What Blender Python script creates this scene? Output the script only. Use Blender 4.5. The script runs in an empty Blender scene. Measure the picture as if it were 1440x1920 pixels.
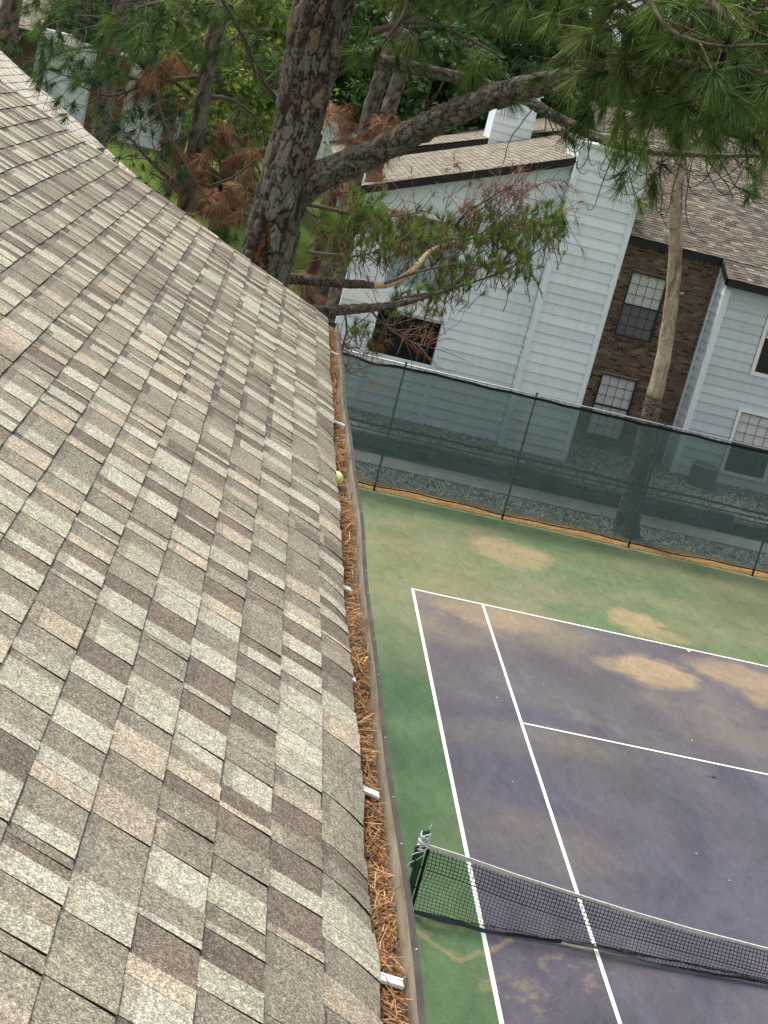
import bpy, math, random
import numpy as np
from mathutils import Matrix, Vector

R = math.radians
rng = np.random.default_rng(7)
random.seed(7)
scene = bpy.context.scene
COL = scene.collection

# ------------------------------------------------------------------ camera
CAM = np.array([-4.119, -15.659, 8.833])
FPX, PW, PH = 2908.4, 1440.0, 1920.0
yaw, pitch, roll = 0.1180, 0.2640, 0.2510
_f = np.array([math.sin(yaw) * math.cos(pitch), math.cos(yaw) * math.cos(pitch), -math.sin(pitch)])
_r0 = np.array([math.cos(yaw), -math.sin(yaw), 0.0])
_u0 = np.cross(_r0, _f)
_r = _r0 * math.cos(roll) + _u0 * math.sin(roll)
_u = -_r0 * math.sin(roll) + _u0 * math.cos(roll)
cam_d = bpy.data.cameras.new('camera')
cam = bpy.data.objects.new('camera', cam_d)
COL.objects.link(cam)
cam.matrix_world = Matrix(((_r[0], _u[0], -_f[0], CAM[0]), (_r[1], _u[1], -_f[1], CAM[1]), (_r[2], _u[2], -_f[2], CAM[2]), (0, 0, 0, 1)))
cam_d.sensor_fit = 'HORIZONTAL'
cam_d.sensor_width = 36.0
cam_d.lens = FPX / PW * 36.0
cam_d.clip_start = 0.05
cam_d.clip_end = 2000
scene.camera = cam

# ------------------------------------------------------------------ sky, sun, exposure
SUN_DIR = Vector((-0.35, 0.30, 0.89)).normalized()          # towards the sun
elev = math.asin(SUN_DIR.z)
azim = math.atan2(SUN_DIR.x, SUN_DIR.y)
world = bpy.data.worlds.new('World')
scene.world = world
world.use_nodes = True
wn = world.node_tree
sky = wn.nodes.new('ShaderNodeTexSky')
sky.sky_type = 'NISHITA'
sky.sun_disc = False
sky.sun_elevation = elev
sky.sun_rotation = azim
sky.air_density = 1.0
sky.dust_density = 4.0
sky.ozone_density = 1.0
hsv = wn.nodes.new('ShaderNodeHueSaturation')
hsv.inputs['Saturation'].default_value = 0.18                 # a thin overcast: a pale, nearly grey sky
wn.links.new(sky.outputs['Color'], hsv.inputs['Color'])
bgn = wn.nodes['Background']
bgn.inputs['Strength'].default_value = 0.15
wn.links.new(hsv.outputs['Color'], bgn.inputs['Color'])
sun_d = bpy.data.lights.new('sun', 'SUN')
sun_d.energy = 1.6
sun_d.angle = R(12)
sun_d.color = (1.0, 0.95, 0.87)
sun = bpy.data.objects.new('sun', sun_d)
COL.objects.link(sun)
sun.rotation_euler = (-SUN_DIR).to_track_quat('-Z', 'Y').to_euler()
sun.location = (-20, 10, 40)
vs = scene.view_settings
vs.view_transform = 'Standard'
vs.look = 'None'
vs.exposure = 0.68
vs.gamma = 1.0
vs.use_curve_mapping = False
scene.cycles.transparent_max_bounces = 16
scene.cycles.max_bounces = 6


# ------------------------------------------------------------------ small maths
def ray(px, py):
    return _f + ((px - PW / 2) * _r - (py - PH / 2) * _u) / FPX


def at(px, py, d):                      # point seen at (px, py) of the photo, d metres ahead
    return CAM + ray(px, py) * d


def atY(px, py, Y):
    d = ray(px, py)
    return CAM + d * ((Y - CAM[1]) / d[1])


def atZ(px, py, Z):
    d = ray(px, py)
    return CAM + d * ((Z - CAM[2]) / d[2])


def project(P):
    P = np.atleast_2d(P) - CAM
    z = P @ _f
    return np.stack([PW / 2 + FPX * (P @ _r) / z, PH / 2 - FPX * (P @ _u) / z, z], -1)


def unit(v):
    v = np.asarray(v, float)
    return v / np.linalg.norm(v)


def vnoise(P, seed=0):                  # value noise, P (n,2) or (n,3), -> 0..1
    P = np.asarray(P, float)
    n, k = P.shape
    i = np.floor(P).astype(np.int64)
    f = P - i
    f = f * f * (3 - 2 * f)
    out = np.zeros(n)
    for c in range(2 ** k):
        h = np.full(n, seed * 7919 + 13, np.int64)
        w = np.ones(n)
        for a in range(k):
            b = (c >> a) & 1
            h = (h * 1619 + (i[:, a] + b) * (31337 + 6971 * a)) & 0x7fffffff
            h = (h ^ (h >> 13)) * 1274126177 & 0x7fffffff
            w = w * (f[:, a] if b else 1 - f[:, a])
        h = (h ^ (h >> 15)) * 60493 & 0x7fffffff
        out += w * ((h >> 4) % 10007) / 10006.0
    return out


def fbm(P, seed=0, oct=4):
    P = np.asarray(P, float)
    o, a, t = 0, .5, 0
    for k in range(oct):
        o = o + a * vnoise(P * 2 ** k + 17.3 * k, seed + k)
        t += a
        a *= .5
    return o / t


# ------------------------------------------------------------------ mesh builder
class MB:
    def __init__(self):
        self.v, self.f, self.m, self.c = [], [], [], []

    def add(self, verts, faces, col=(1, 1, 1), mat=0):
        o = len(self.v)
        self.v.extend(tuple(map(float, p)) for p in verts)
        for fc in faces:
            self.f.append(tuple(o + i for i in fc))
            self.m.append(mat)
            self.c.append(col)

    def box(self, c, s, ax=None, col=(1, 1, 1), mat=0):
        c = np.asarray(c, float)
        if ax is None:
            ax = np.eye(3)
        ax = np.asarray(ax, float)
        h = np.asarray(s, float) / 2
        vs_ = [c + ax[0] * h[0] * sx + ax[1] * h[1] * sy + ax[2] * h[2] * sz for sx in (-1, 1) for sy in (-1, 1) for sz in (-1, 1)]
        self.add(vs_, [(0, 1, 3, 2), (4, 6, 7, 5), (0, 4, 5, 1), (2, 3, 7, 6), (0, 2, 6, 4), (1, 5, 7, 3)], col, mat)

    def bx(self, x0, x1, y0, y1, z0, z1, col=(1, 1, 1), mat=0):
        self.box(((x0 + x1) / 2, (y0 + y1) / 2, (z0 + z1) / 2), (abs(x1 - x0), abs(y1 - y0), abs(z1 - z0)), None, col, mat)

    def bar(self, a, b, w, h, up=(0, 0, 1), col=(1, 1, 1), mat=0):
        a, b = np.asarray(a, float), np.asarray(b, float)
        d = b - a
        L = np.linalg.norm(d)
        d = d / L
        s = np.cross(d, up)
        if np.linalg.norm(s) < 1e-4:
            s = np.cross(d, (1, 0, 0))
        s = unit(s)
        self.box((a + b) / 2, (L, w, h), (d, s, np.cross(s, d)), col, mat)

    def tube(self, pts, rad, n=8, col=(1, 1, 1), mat=0, cap=True):
        V, F = tube_arrays(pts, rad, n, cap)
        self.add(V, F, col, mat)

    def quad(self, a, b, c, d, col=(1, 1, 1), mat=0):
        self.add([a, b, c, d], [(0, 1, 2, 3)], col, mat)

    def build(self, name, mats, parent=None, smooth=False):
        me = bpy.data.meshes.new(name)
        me.from_pydata(self.v, [], self.f)
        if not isinstance(mats, (list, tuple)):
            mats = [mats]
        for m in mats:
            me.materials.append(m)
        me.polygons.foreach_set('material_index', np.array(self.m, np.int32))
        nl = np.array([len(x) for x in self.f])
        c = np.array([tuple(x)[:3] + (1,) for x in self.c], np.float32)
        at_ = me.color_attributes.new('col', 'FLOAT_COLOR', 'CORNER')
        at_.data.foreach_set('color', np.repeat(c, nl, axis=0).ravel())
        if smooth:
            me.polygons.foreach_set('use_smooth', np.ones(len(self.f), bool))
        me.update()
        return link(name, me, parent)


def tube_arrays(pts, rad, n=8, cap=True):
    pts = np.asarray(pts, float)
    rad = np.broadcast_to(np.asarray(rad, float), (len(pts),))
    T = np.gradient(pts, axis=0)
    T /= np.linalg.norm(T, axis=1)[:, None] + 1e-12
    ref = np.array([0, 0, 1.0]) if abs(T[0][2]) < .9 else np.array([1.0, 0, 0])
    N = unit(np.cross(T[0], ref))
    V = []
    th = np.arange(n) * 2 * np.pi / n
    for i in range(len(pts)):
        N = N - T[i] * (N @ T[i])
        N = unit(N)
        B = np.cross(T[i], N)
        V.append(pts[i] + rad[i] * (np.cos(th)[:, None] * N + np.sin(th)[:, None] * B))
    V = np.concatenate(V)
    F = []
    for i in range(len(pts) - 1):
        for k in range(n):
            k2 = (k + 1) % n
            F.append((i * n + k, i * n + k2, (i + 1) * n + k2, (i + 1) * n + k))
    if cap:
        F.append(tuple(range(n))[::-1])
        F.append(tuple((len(pts) - 1) * n + k for k in range(n)))
    return V, F


def link(name, me, parent=None):
    o = bpy.data.objects.new(name, me)
    COL.objects.link(o)
    if parent is not None:
        o.parent = parent
        # parents carry only a translation here, so undo it to keep world coordinates in the mesh
        o.matrix_parent_inverse = parent_world(parent).inverted()
    return o


def parent_world(o):
    m = Matrix.Translation(o.location)
    p = o.parent
    if p is not None:
        m = parent_world(p) @ o.matrix_parent_inverse @ m
    return m


def quads_mesh(name, V, col, mat, parent=None, per=4, smooth=False):
    """V (n*per,3) loose polygons, col (n,3)."""
    n = len(V) // per
    me = bpy.data.meshes.new(name)
    me.vertices.add(len(V))
    me.vertices.foreach_set('co', np.asarray(V, np.float32).ravel())
    me.loops.add(n * per)
    me.loops.foreach_set('vertex_index', np.arange(n * per, dtype=np.int32))
    me.polygons.add(n)
    me.polygons.foreach_set('loop_start', np.arange(n, dtype=np.int32) * per)
    me.update(calc_edges=True)
    at_ = me.color_attributes.new('col', 'FLOAT_COLOR', 'CORNER')
    c = np.concatenate([np.repeat(np.asarray(col, np.float32), per, 0), np.ones((n * per, 1), np.float32)], 1)
    at_.data.foreach_set('color', c.ravel())
    me.materials.append(mat)
    return link(name, me, parent)


def tag(o, label=None, cat=None, group=None, kind=None):
    if label: o['label'] = label
    if cat: o['category'] = cat
    if group: o['group'] = group
    if kind: o['kind'] = kind
    return o


def thing(name, loc, label, cat, group=None):
    o = bpy.data.objects.new(name, None)
    o.empty_display_size = .1
    COL.objects.link(o)
    o.location = loc
    return tag(o, label, cat, group)


# ------------------------------------------------------------------ materials
class NT:
    def __init__(self, name):
        self.mat = bpy.data.materials.new(name)
        self.mat.use_nodes = True
        self.t = self.mat.node_tree
        self.b = self.t.nodes['Principled BSDF']
        self.out = self.t.nodes['Material Output']

    def n(self, typ, **kw):
        nd = self.t.nodes.new(typ)
        for k, v in kw.items():
            setattr(nd, k, v)
        return nd

    def l(self, a, b):
        self.t.links.new(a, b)

    def coord(self, kind='Object'):
        return self.n('ShaderNodeTexCoord').outputs[kind]

    def scaled(self, src, s):
        m = self.n('ShaderNodeMapping')
        m.inputs['Scale'].default_value = s
        self.l(src, m.inputs['Vector'])
        return m.outputs['Vector']

    def noise(self, scale, detail=3, rough=.55, src=None, dist=0.0):
        nd = self.n('ShaderNodeTexNoise')
        nd.inputs['Scale'].default_value = scale
        nd.inputs['Detail'].default_value = detail
        nd.inputs['Roughness'].default_value = rough
        nd.inputs['Distortion'].default_value = dist
        if src is not None: self.l(src, nd.inputs['Vector'])
        return nd.outputs['Fac']

    def voro(self, scale, src=None, out='Color', feat='F1'):
        nd = self.n('ShaderNodeTexVoronoi', feature=feat)
        nd.inputs['Scale'].default_value = scale
        if src is not None: self.l(src, nd.inputs['Vector'])
        return nd.outputs[out]

    def ramp(self, fac, stops):
        nd = self.n('ShaderNodeValToRGB')
        e = nd.color_ramp.elements
        while len(e) < len(stops): e.new(.5)
        for i, (p, c) in enumerate(stops):
            e[i].position = p
            e[i].color = (c, c, c, 1) if isinstance(c, (int, float)) else tuple(c) + (1,)
        self.l(fac, nd.inputs['Fac'])
        return nd.outputs['Color']

    def mix(self, fac, a, b, mode='MIX'):
        nd = self.n('ShaderNodeMix', data_type='RGBA', blend_type=mode)
        for s, k in ((fac, 0), (a, 6), (b, 7)):
            if isinstance(s, (int, float)):
                nd.inputs[k].default_value = s if k == 0 else (s, s, s, 1)
            elif isinstance(s, tuple):
                nd.inputs[k].default_value = s + (1,)
            else:
                self.l(s, nd.inputs[k])
        return nd.outputs[2]

    def math(self, op, a, b=None, clamp=False):
        nd = self.n('ShaderNodeMath', operation=op, use_clamp=clamp)
        for s, k in ((a, 0), (b, 1)):
            if s is None: continue
            if isinstance(s, (int, float)): nd.inputs[k].default_value = s
            else: self.l(s, nd.inputs[k])
        return nd.outputs[0]

    def attr(self, name='col'):
        return self.n('ShaderNodeAttribute', attribute_name=name).outputs['Color']

    def bump(self, h, dist=.01, strength=.5):
        nd = self.n('ShaderNodeBump')
        nd.inputs['Distance'].default_value = dist
        nd.inputs['Strength'].default_value = strength
        self.l(h, nd.inputs['Height'])
        self.l(nd.outputs['Normal'], self.b.inputs['Normal'])

    def base(self, c, rough=.8, spec=.3):
        if isinstance(c, tuple): self.b.inputs['Base Color'].default_value = c + (1,)
        else: self.l(c, self.b.inputs['Base Color'])
        self.b.inputs['Roughness'].default_value = rough
        self.b.inputs['Specular IOR Level'].default_value = spec
        return self.mat


def plain(name, c, rough=.7, spec=.3, var=.12, scale=6.0, bump=0.0, metal=0.0):
    t = NT(name)
    s = t.coord()
    nz = t.noise(scale, 4, .6, s)
    f = t.ramp(nz, [(0.3, 1 - var), (0.7, 1 + var)])
    m = t.base(t.mix(1.0, c, f, 'MULTIPLY'), rough, spec)
    t.b.inputs['Metallic'].default_value = metal
    if bump: t.bump(nz, bump, .6)
    return m


def tinted(name, rough=.85, var=.2, scale=20.0, spec=.2, bump=0.0, sub=0.0):
    """colour from the 'col' attribute with a little noise on top"""
    t = NT(name)
    s = t.coord()
    nz = t.noise(scale, 4, .6, s)
    f = t.ramp(nz, [(0.3, 1 - var), (0.7, 1 + var)])
    m = t.base(t.mix(1.0, t.attr(), f, 'MULTIPLY'), rough, spec)
    if bump: t.bump(nz, bump, .6)
    return m


def mat_granules(name, cell, strength=1.0):
    """mineral granules on asphalt shingles: tone from the tab, speckle from small cells"""
    t = NT(name)
    s = t.coord()
    sp = t.n('ShaderNodeSeparateColor')
    t.l(t.voro(cell, s), sp.inputs[0])
    sp2 = t.n('ShaderNodeSeparateColor')
    t.l(t.voro(cell * .42, s), sp2.inputs[0])
    g1 = t.ramp(sp.outputs[0], [(0.0, 1 - .62 * strength), (.35, 1 - .25 * strength), (.7, 1 + .12 * strength), (1.0, 1 + .95 * strength)])
    g2 = t.ramp(sp2.outputs[1], [(0.0, 1 - .30 * strength), (1.0, 1 + .32 * strength)])
    tone = t.mix(1.0, t.attr(), g1, 'MULTIPLY')
    tone = t.mix(1.0, tone, g2, 'MULTIPLY')
    tone = t.mix(1.0, tone, t.ramp(t.noise(38, 4, .65, s), [(.3, .84), (.7, 1.16)]), 'MULTIPLY')
    # slow weathering over the slope
    w = t.ramp(t.noise(2.3, 4, .6, s), [(.3, .88), (.7, 1.1)])
    tone = t.mix(1.0, tone, w, 'MULTIPLY')
    m = t.base(tone, .95, .15)
    t.bump(sp.outputs[0], .0012, .5)
    return m


M = {}
M['shingle'] = mat_granules('shingle granules', 380.0, .85)
M['shingle_far'] = mat_granules('distant shingle granules', 60.0, .5)
M['asphalt_edge'] = plain('asphalt edge', (.022, .02, .02), .9, .1)
M['gutter_out'] = plain('brown gutter enamel', (.075, .066, .060), .75, .15, .3, 9)
t = NT('stained gutter inside')
nz = t.noise(5, 5, .65, t.scaled(t.coord(), (8, 1, 4)))
M['gutter_in'] = t.base(t.ramp(nz, [(.3, (.16, .12, .08)), (.5, (.36, .31, .22)), (.75, (.46, .42, .34))]), .7, .3)
M['white_paint'] = plain('white paint', (.90, .90, .89), .5, .4, .06)
M['white_trim'] = plain('white window trim', (.82, .83, .83), .5, .4, .05)
def mat_siding(name, c):
    t = NT(name)
    s = t.coord()
    streaks = t.ramp(t.noise(2.0, 5, .65, t.scaled(s, (3.5, 3.5, .25))), [(.3, .93), (.65, 1.03)])
    col = t.mix(1.0, t.mix(1.0, c, streaks, 'MULTIPLY'), t.attr(), 'MULTIPLY')
    col = t.mix(t.ramp(t.noise(1.3, 5, .7, s), [(.62, 0.0), (.85, .14)]), col, (.40, .40, .38))
    return t.base(col, .6, .3)


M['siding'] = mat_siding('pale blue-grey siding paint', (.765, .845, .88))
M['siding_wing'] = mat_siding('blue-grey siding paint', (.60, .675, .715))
M['black_trim'] = plain('black fascia', (.014, .014, .016), .5, .3)
M['painted_shade'] = plain('near-black painted shade', (.02, .02, .022), .9, .1)  # shade inside openings and rooms put into one near-black colour
M['mortar'] = plain('brick mortar', (.30, .24, .17), .95, .1, .2, 30)
M['brick'] = tinted('brick', .92, .3, 40, .1)
M['tinted'] = tinted('matt colour')
M['stone'] = tinted('rough stone', .95, .35, 14, .1, .02)
M['bark'] = tinted('pine bark', .95, .35, 45, .12, .006)
M['bark_far'] = tinted('far bark', .95, .3, 12, .1, .02)
M['frame_black'] = plain('black window frame', (.02, .02, .022), .4, .4)
M['blind'] = plain('white blind slats', (.84, .84, .82), .5, .3, .05)
M['steel'] = plain('galvanised pipe', (.45, .45, .44), .45, .5, .15, 30, 0, .5)
M['post_green'] = plain('dark coated post', (.03, .05, .05), .5, .4)
M['net_green'] = plain('dark green enamel', (.012, .055, .035), .35, .5)
M['net_cord'] = plain('black net cord', (.012, .013, .015), .8, .2)
M['net_band'] = plain('weathered white headband', (.62, .61, .56), .8, .2, .2, 20)
M['net_foot'] = plain('dark foot band', (.05, .065, .07), .8, .2, .2)
M['white_cord'] = plain('white cord', (.80, .80, .77), .8, .2)
M['concrete'] = plain('grey concrete', (.25, .235, .21), .95, .1, .15, 3)
M['ac'] = plain('condenser metal', (.10, .12, .125), .5, .4, .1)
M['line'] = plain('white line paint', (.80, .80, .76), .8, .2, .09, 4)


def mat_leaf(name, trans=.25, rough=.55, spec=.2):
    t = NT(name)
    s = t.coord()
    c = t.mix(1.0, t.attr(), t.ramp(t.noise(9, 3, .5, s), [(.3, .75), (.7, 1.25)]), 'MULTIPLY')
    t.base(c, rough, spec)
    tr = t.n('ShaderNodeBsdfTranslucent')
    t.l(c, tr.inputs['Color'])
    mx = t.n('ShaderNodeMixShader')
    mx.inputs[0].default_value = trans
    t.l(t.b.outputs[0], mx.inputs[1])
    t.l(tr.outputs[0], mx.inputs[2])
    t.l(mx.outputs[0], t.out.inputs['Surface'])
    return t.mat


M['needle'] = mat_leaf('pine needles', .14, .7, .10)
M['leaf'] = mat_leaf('broad leaves', .35, .55)
M['dead_needle'] = mat_leaf('dead needles', .15, .8)

t = NT('tennis ball felt')
M['ball'] = t.base(t.mix(1.0, (.68, .80, .26), t.ramp(t.noise(90, 4, .6, t.coord()), [(.3, .8), (.7, 1.12)]), 'MULTIPLY'), 1.0, .1)

t = NT('window glass')
gl = t.n('ShaderNodeBsdfGlossy')
gl.inputs['Roughness'].default_value = .03
trn = t.n('ShaderNodeBsdfTransparent')
mx = t.n('ShaderNodeMixShader')
mx.inputs[0].default_value = .07
t.l(trn.outputs[0], mx.inputs[1]); t.l(gl.outputs[0], mx.inputs[2]); t.l(mx.outputs[0], t.out.inputs['Surface'])
M['glass'] = t.mat

t = NT('insect screen')
trn = t.n('ShaderNodeBsdfTransparent')
t.base((.05, .05, .055), .9, .1)
mx = t.n('ShaderNodeMixShader')
mx.inputs[0].default_value = .55
t.l(trn.outputs[0], mx.inputs[1]); t.l(t.b.outputs[0], mx.inputs[2]); t.l(mx.outputs[0], t.out.inputs['Surface'])
M['insect'] = t.mat

# the woven windscreen: partly see-through cloth with the diamond of the chain link pressed into it
t = NT('woven windscreen cloth')
s = t.coord()
sx = t.n('ShaderNodeSeparateXYZ'); t.l(s, sx.inputs[0])
d1 = t.math('SINE', t.math('MULTIPLY', t.math('ADD', sx.outputs[0], sx.outputs[2]), 2 * math.pi / .075))
d2 = t.math('SINE', t.math('MULTIPLY', t.math('SUBTRACT', sx.outputs[0], sx.outputs[2]), 2 * math.pi / .075))
dm = t.math('GREATER_THAN', t.math('MAXIMUM', d1, d2), .93)
wear = t.ramp(t.noise(1.2, 5, .6, s), [(.3, .82), (.7, 1.15)])
c = t.mix(1.0, (.088, .136, .140), wear, 'MULTIPLY')
c = t.mix(t.math('MULTIPLY', dm, .55), c, (.12, .17, .175))
t.base(c, .9, .1)
trn = t.n('ShaderNodeBsdfTransparent')
trn.inputs['Color'].default_value = (.86, .97, .97, 1)
mx = t.n('ShaderNodeMixShader')
op = t.math('ADD', t.math('MULTIPLY', t.noise(1.6, 5, .65, t.scaled(s, (1.6, 1, .35))), .22), .57)
t.l(t.math('ADD', op, t.math('MULTIPLY', dm, .10)), mx.inputs[0])
t.l(trn.outputs[0], mx.inputs[1]); t.l(t.b.outputs[0], mx.inputs[2]); t.l(mx.outputs[0], t.out.inputs['Surface'])
M['screen'] = t.mat

# ground sheets
t = NT('lawn')
s = t.coord()
g = t.ramp(t.noise(.25, 5, .6, s), [(.35, (.07, .11, .022)), (.6, (.13, .18, .035)), (.8, (.21, .20, .07))])
g = t.mix(1.0, g, t.ramp(t.noise(14, 4, .7, s), [(.3, .6), (.7, 1.35)]), 'MULTIPLY')
M['lawn'] = t.base(g, .95, .1)
t = NT('gravel bed')
s = t.coord()
v = t.n('ShaderNodeSeparateColor'); t.l(t.voro(22, s), v.inputs[0])
g = t.ramp(v.outputs[0], [(0, (.10, .09, .08)), (.4, (.24, .22, .19)), (.75, (.36, .33, .28)), (1, (.55, .52, .47))])
M['gravel'] = t.base(t.mix(1.0, g, t.ramp(t.noise(1.1, 4, .6, s), [(.3, .75), (.7, 1.15)]), 'MULTIPLY'), .95, .1)
t = NT('straw bed')
s = t.coord()
M['straw'] = t.base(t.ramp(t.noise(18, 5, .7, s), [(.3, (.20, .10, .035)), (.55, (.42, .25, .09)), (.75, (.55, .37, .16))]), .95, .1)

# painted court: green surround, slate-purple play area; stains come from the mesh
t = NT('painted court')
s = t.coord()
sx = t.n('ShaderNodeSeparateXYZ'); t.l(s, sx.inputs[0])
inx = t.math('GREATER_THAN', sx.outputs[0], .025)
iny = t.math('LESS_THAN', t.math('ABSOLUTE', sx.outputs[1]), 11.86)
inside = t.math('MULTIPLY', inx, iny)
st = t.n('ShaderNodeSeparateColor'); t.l(t.attr('stain'), st.inputs[0])
streak = t.noise(1.1, 6, .62, t.scaled(s, (.8, .35, 1)), .8)
fine = t.noise(26, 5, .7, s)
green = t.mix(t.ramp(streak, [(.35, 0.0), (.68, 1.0)]), (.054, .110, .046), (.098, .170, .080))
purple = t.mix(t.ramp(streak, [(.35, 0.0), (.68, 1.0)]), (.066, .062, .090), (.108, .101, .130))
c = t.mix(inside, green, purple)
c = t.mix(t.math('MULTIPLY', st.outputs[2], .8), c, t.mix(inside, (.035, .075, .04), (.075, .07, .075)))
dirt = t.mix(t.noise(3, 5, .6, s), (.28, .20, .115), (.46, .34, .19))
n1 = t.noise(4.5, 6, .7, t.scaled(s, (1, .6, 1)), .6)
dsum = t.math('ADD', st.outputs[0], t.math('MULTIPLY', t.math('SUBTRACT', n1, .5), .42))
dsum = t.math('ADD', dsum, t.math('MULTIPLY', t.math('SUBTRACT', fine, .5), .30))
dm = t.ramp(dsum, [(.06, 0.0), (.42, .34), (.74, .62), (1.05, .86)])
dm = t.math('MULTIPLY', dm, t.math('GREATER_THAN', st.outputs[0], .015))
c = t.mix(dm, c, dirt)
c = t.mix(t.math('MULTIPLY', st.outputs[1], .56), c, (.255, .215, .135))
c = t.mix(1.0, c, t.ramp(fine, [(.25, .80), (.75, 1.2)]), 'MULTIPLY')
c = t.mix(1.0, c, t.ramp(t.noise(110, 3, .7, s), [(.3, .84), (.7, 1.16)]), 'MULTIPLY')
c = t.mix(1.0, c, t.ramp(t.noise(6.5, 6, .75, t.scaled(s, (1, .5, 1)), .4), [(.3, .82), (.7, 1.14)]), 'MULTIPLY')
sp = t.n('ShaderNodeSeparateColor'); t.l(t.voro(7.0, s), sp.inputs[0])
M['court'] = t.base(c, .82, .25)
t.bump(fine, .002, .4)

# ------------------------------------------------------------------ ground
def terrain_z(x, y):
    rise = np.clip((y - 27) / 25, 0, 1)
    rise = rise * rise * (3 - 2 * rise)
    left = np.clip((2 - x) / 6, 0, 1)
    return 0.45 + rise * (2.9 * left + .6)


def grid_mesh(name, xs, ys, zf, mat):
    X, Y = np.meshgrid(xs, ys)
    V = np.stack([X.ravel(), Y.ravel(), zf(X.ravel(), Y.ravel())], -1)
    nx, ny = len(xs), len(ys)
    i = np.arange(nx - 1)[None, :] + np.arange(ny - 1)[:, None] * nx
    F = np.stack([i, i + 1, i + 1 + nx, i + nx], -1).reshape(-1, 4)
    me = bpy.data.meshes.new(name)
    me.from_pydata(V.tolist(), [], F.tolist())
    me.materials.append(mat)
    me.polygons.foreach_set('use_smooth', np.ones(len(F), bool))
    return me, V


xs = np.concatenate([[-600, -200, -80], np.arange(-40, 41, 2.0), [80, 200, 600]])
ys = np.concatenate([[22.3], np.arange(24, 70, 1.5), [80, 110, 200, 400, 900]])
me, _ = grid_mesh('lawn', xs, ys, lambda x, y: np.where(y < 22.4, .45, terrain_z(x, y)), M['lawn'])
tag(link('lawn', me), 'green lawn rising behind the houses', 'lawn', kind='structure')
mb = MB()
mb.bx(-600, 600, -600, 22.3, -.4, -.012)
tag(mb.build('ground', M['lawn']), 'level ground under the court and houses', 'ground', kind='structure')

# ------------------------------------------------------------------ tennis court with stains of its own
cx = np.arange(-3.4, 14.01, .05)
cy = np.arange(-9.0, 18.46, .05)
me, V = grid_mesh('court', cx, cy, lambda x, y: 0 * x, M['court'])
P2 = V[:, :2]
w1 = fbm(P2 * 1.1, 3) - .5
w2 = fbm(P2 * 1.1 + 40, 9) - .5
w3 = fbm(P2 * 4.0 + 11, 5) - .5
w4 = fbm(P2 * np.array([.9, 1.3]) + 91, 15, 5) - .42
dirt = np.zeros(len(V))


def blob(px, py, rx, ry, amt, ang=0., hard=.35, wob=.8):
    c = atZ(px, py, 0)[:2]
    d = P2 - c + np.stack([w1 * wob * rx + w3 * .55 * rx, w2 * wob * ry + w3 * .55 * ry], -1)
    ca, sa = math.cos(ang), math.sin(ang)
    q = np.hypot((d[:, 0] * ca + d[:, 1] * sa) / rx, (-d[:, 0] * sa + d[:, 1] * ca) / ry)
    return amt * np.clip((1 + hard - q) / hard / 1.25, 0, 1) ** 1.3 * np.clip(.72 + 1.1 * w4, .35, 1)


for a in [(960, 1040, .85, .95, .85, -.25, .5), (905, 1022, .5, .35, .5, 0, .6), (740, 1010, 1.0, 1.5, .42, 0, .8), (800, 985, .9, .5, .30, 0, .8),
          (905, 1152, .85, .55, .80, 0, .7), (975, 1160, .6, .5, .55, 0, .7), (1190, 1165, .55, .6, .9, -.5, .4), (1235, 1190, .65, .4, .8, 0, .6),
          (1228, 1262, .72, .75, .95, -.35, .35), (1165, 1250, .45, .3, .6, 0, .7), (1385, 1270, .75, .75, .72, 0, .6), (1430, 1300, .5, .6, .8, 0, .6),
          (1070, 1110, .9, .6, .35, 0, .8), (760, 1130, .7, 1.2, .28, 0, .9), (850, 1090, 1.1, 1.1, .38, 0, .9), (1300, 1180, 1.0, 1.0, .30, 0, .9), (1420, 1190, 1., 1.2, .35, 0, .9)]:
    dirt = np.maximum(dirt, blob(*a))
for a in [(800, 1010, 2.0, 1.8, .36, 0, .9), (1000, 1090, 1.6, .9, .32, 0, .9), (1270, 1150, 1.7, 1.0, .32, 0, .9), (730, 1070, 1.2, 2., .36, 0, .9), (1400, 1150, 1.3, 1., .3, 0, .9), (1100, 1060, 1.4, .8, .25, 0, .9)]:
    dirt = np.maximum(dirt, blob(*a))
film = np.clip((fbm(P2 * np.array([.45, .35]), 21, 5) - .48) * 3.2, 0, 1)
edge_y = 7.6 + 2.2 * (fbm(P2 * np.array([.8, .5]) + 3, 61, 4) - .5) * 2 - np.clip(V[:, 0] * .35, -1, 3)
film = np.clip(film * .9 + .22, 0, 1) * np.clip((V[:, 1] - edge_y) / 1.1 + .5, .10, 1)
for a in [(1000, 1590, .9, .8, .5, 0, .9), (1290, 1330, 1.0, .6, .6, 0, .9), (1010, 1390, 1.1, .5, .5, .2, .9), (1400, 1390, 1.2, .7, .6, 0, .9)]:
    film = np.maximum(film, blob(*a))
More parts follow.
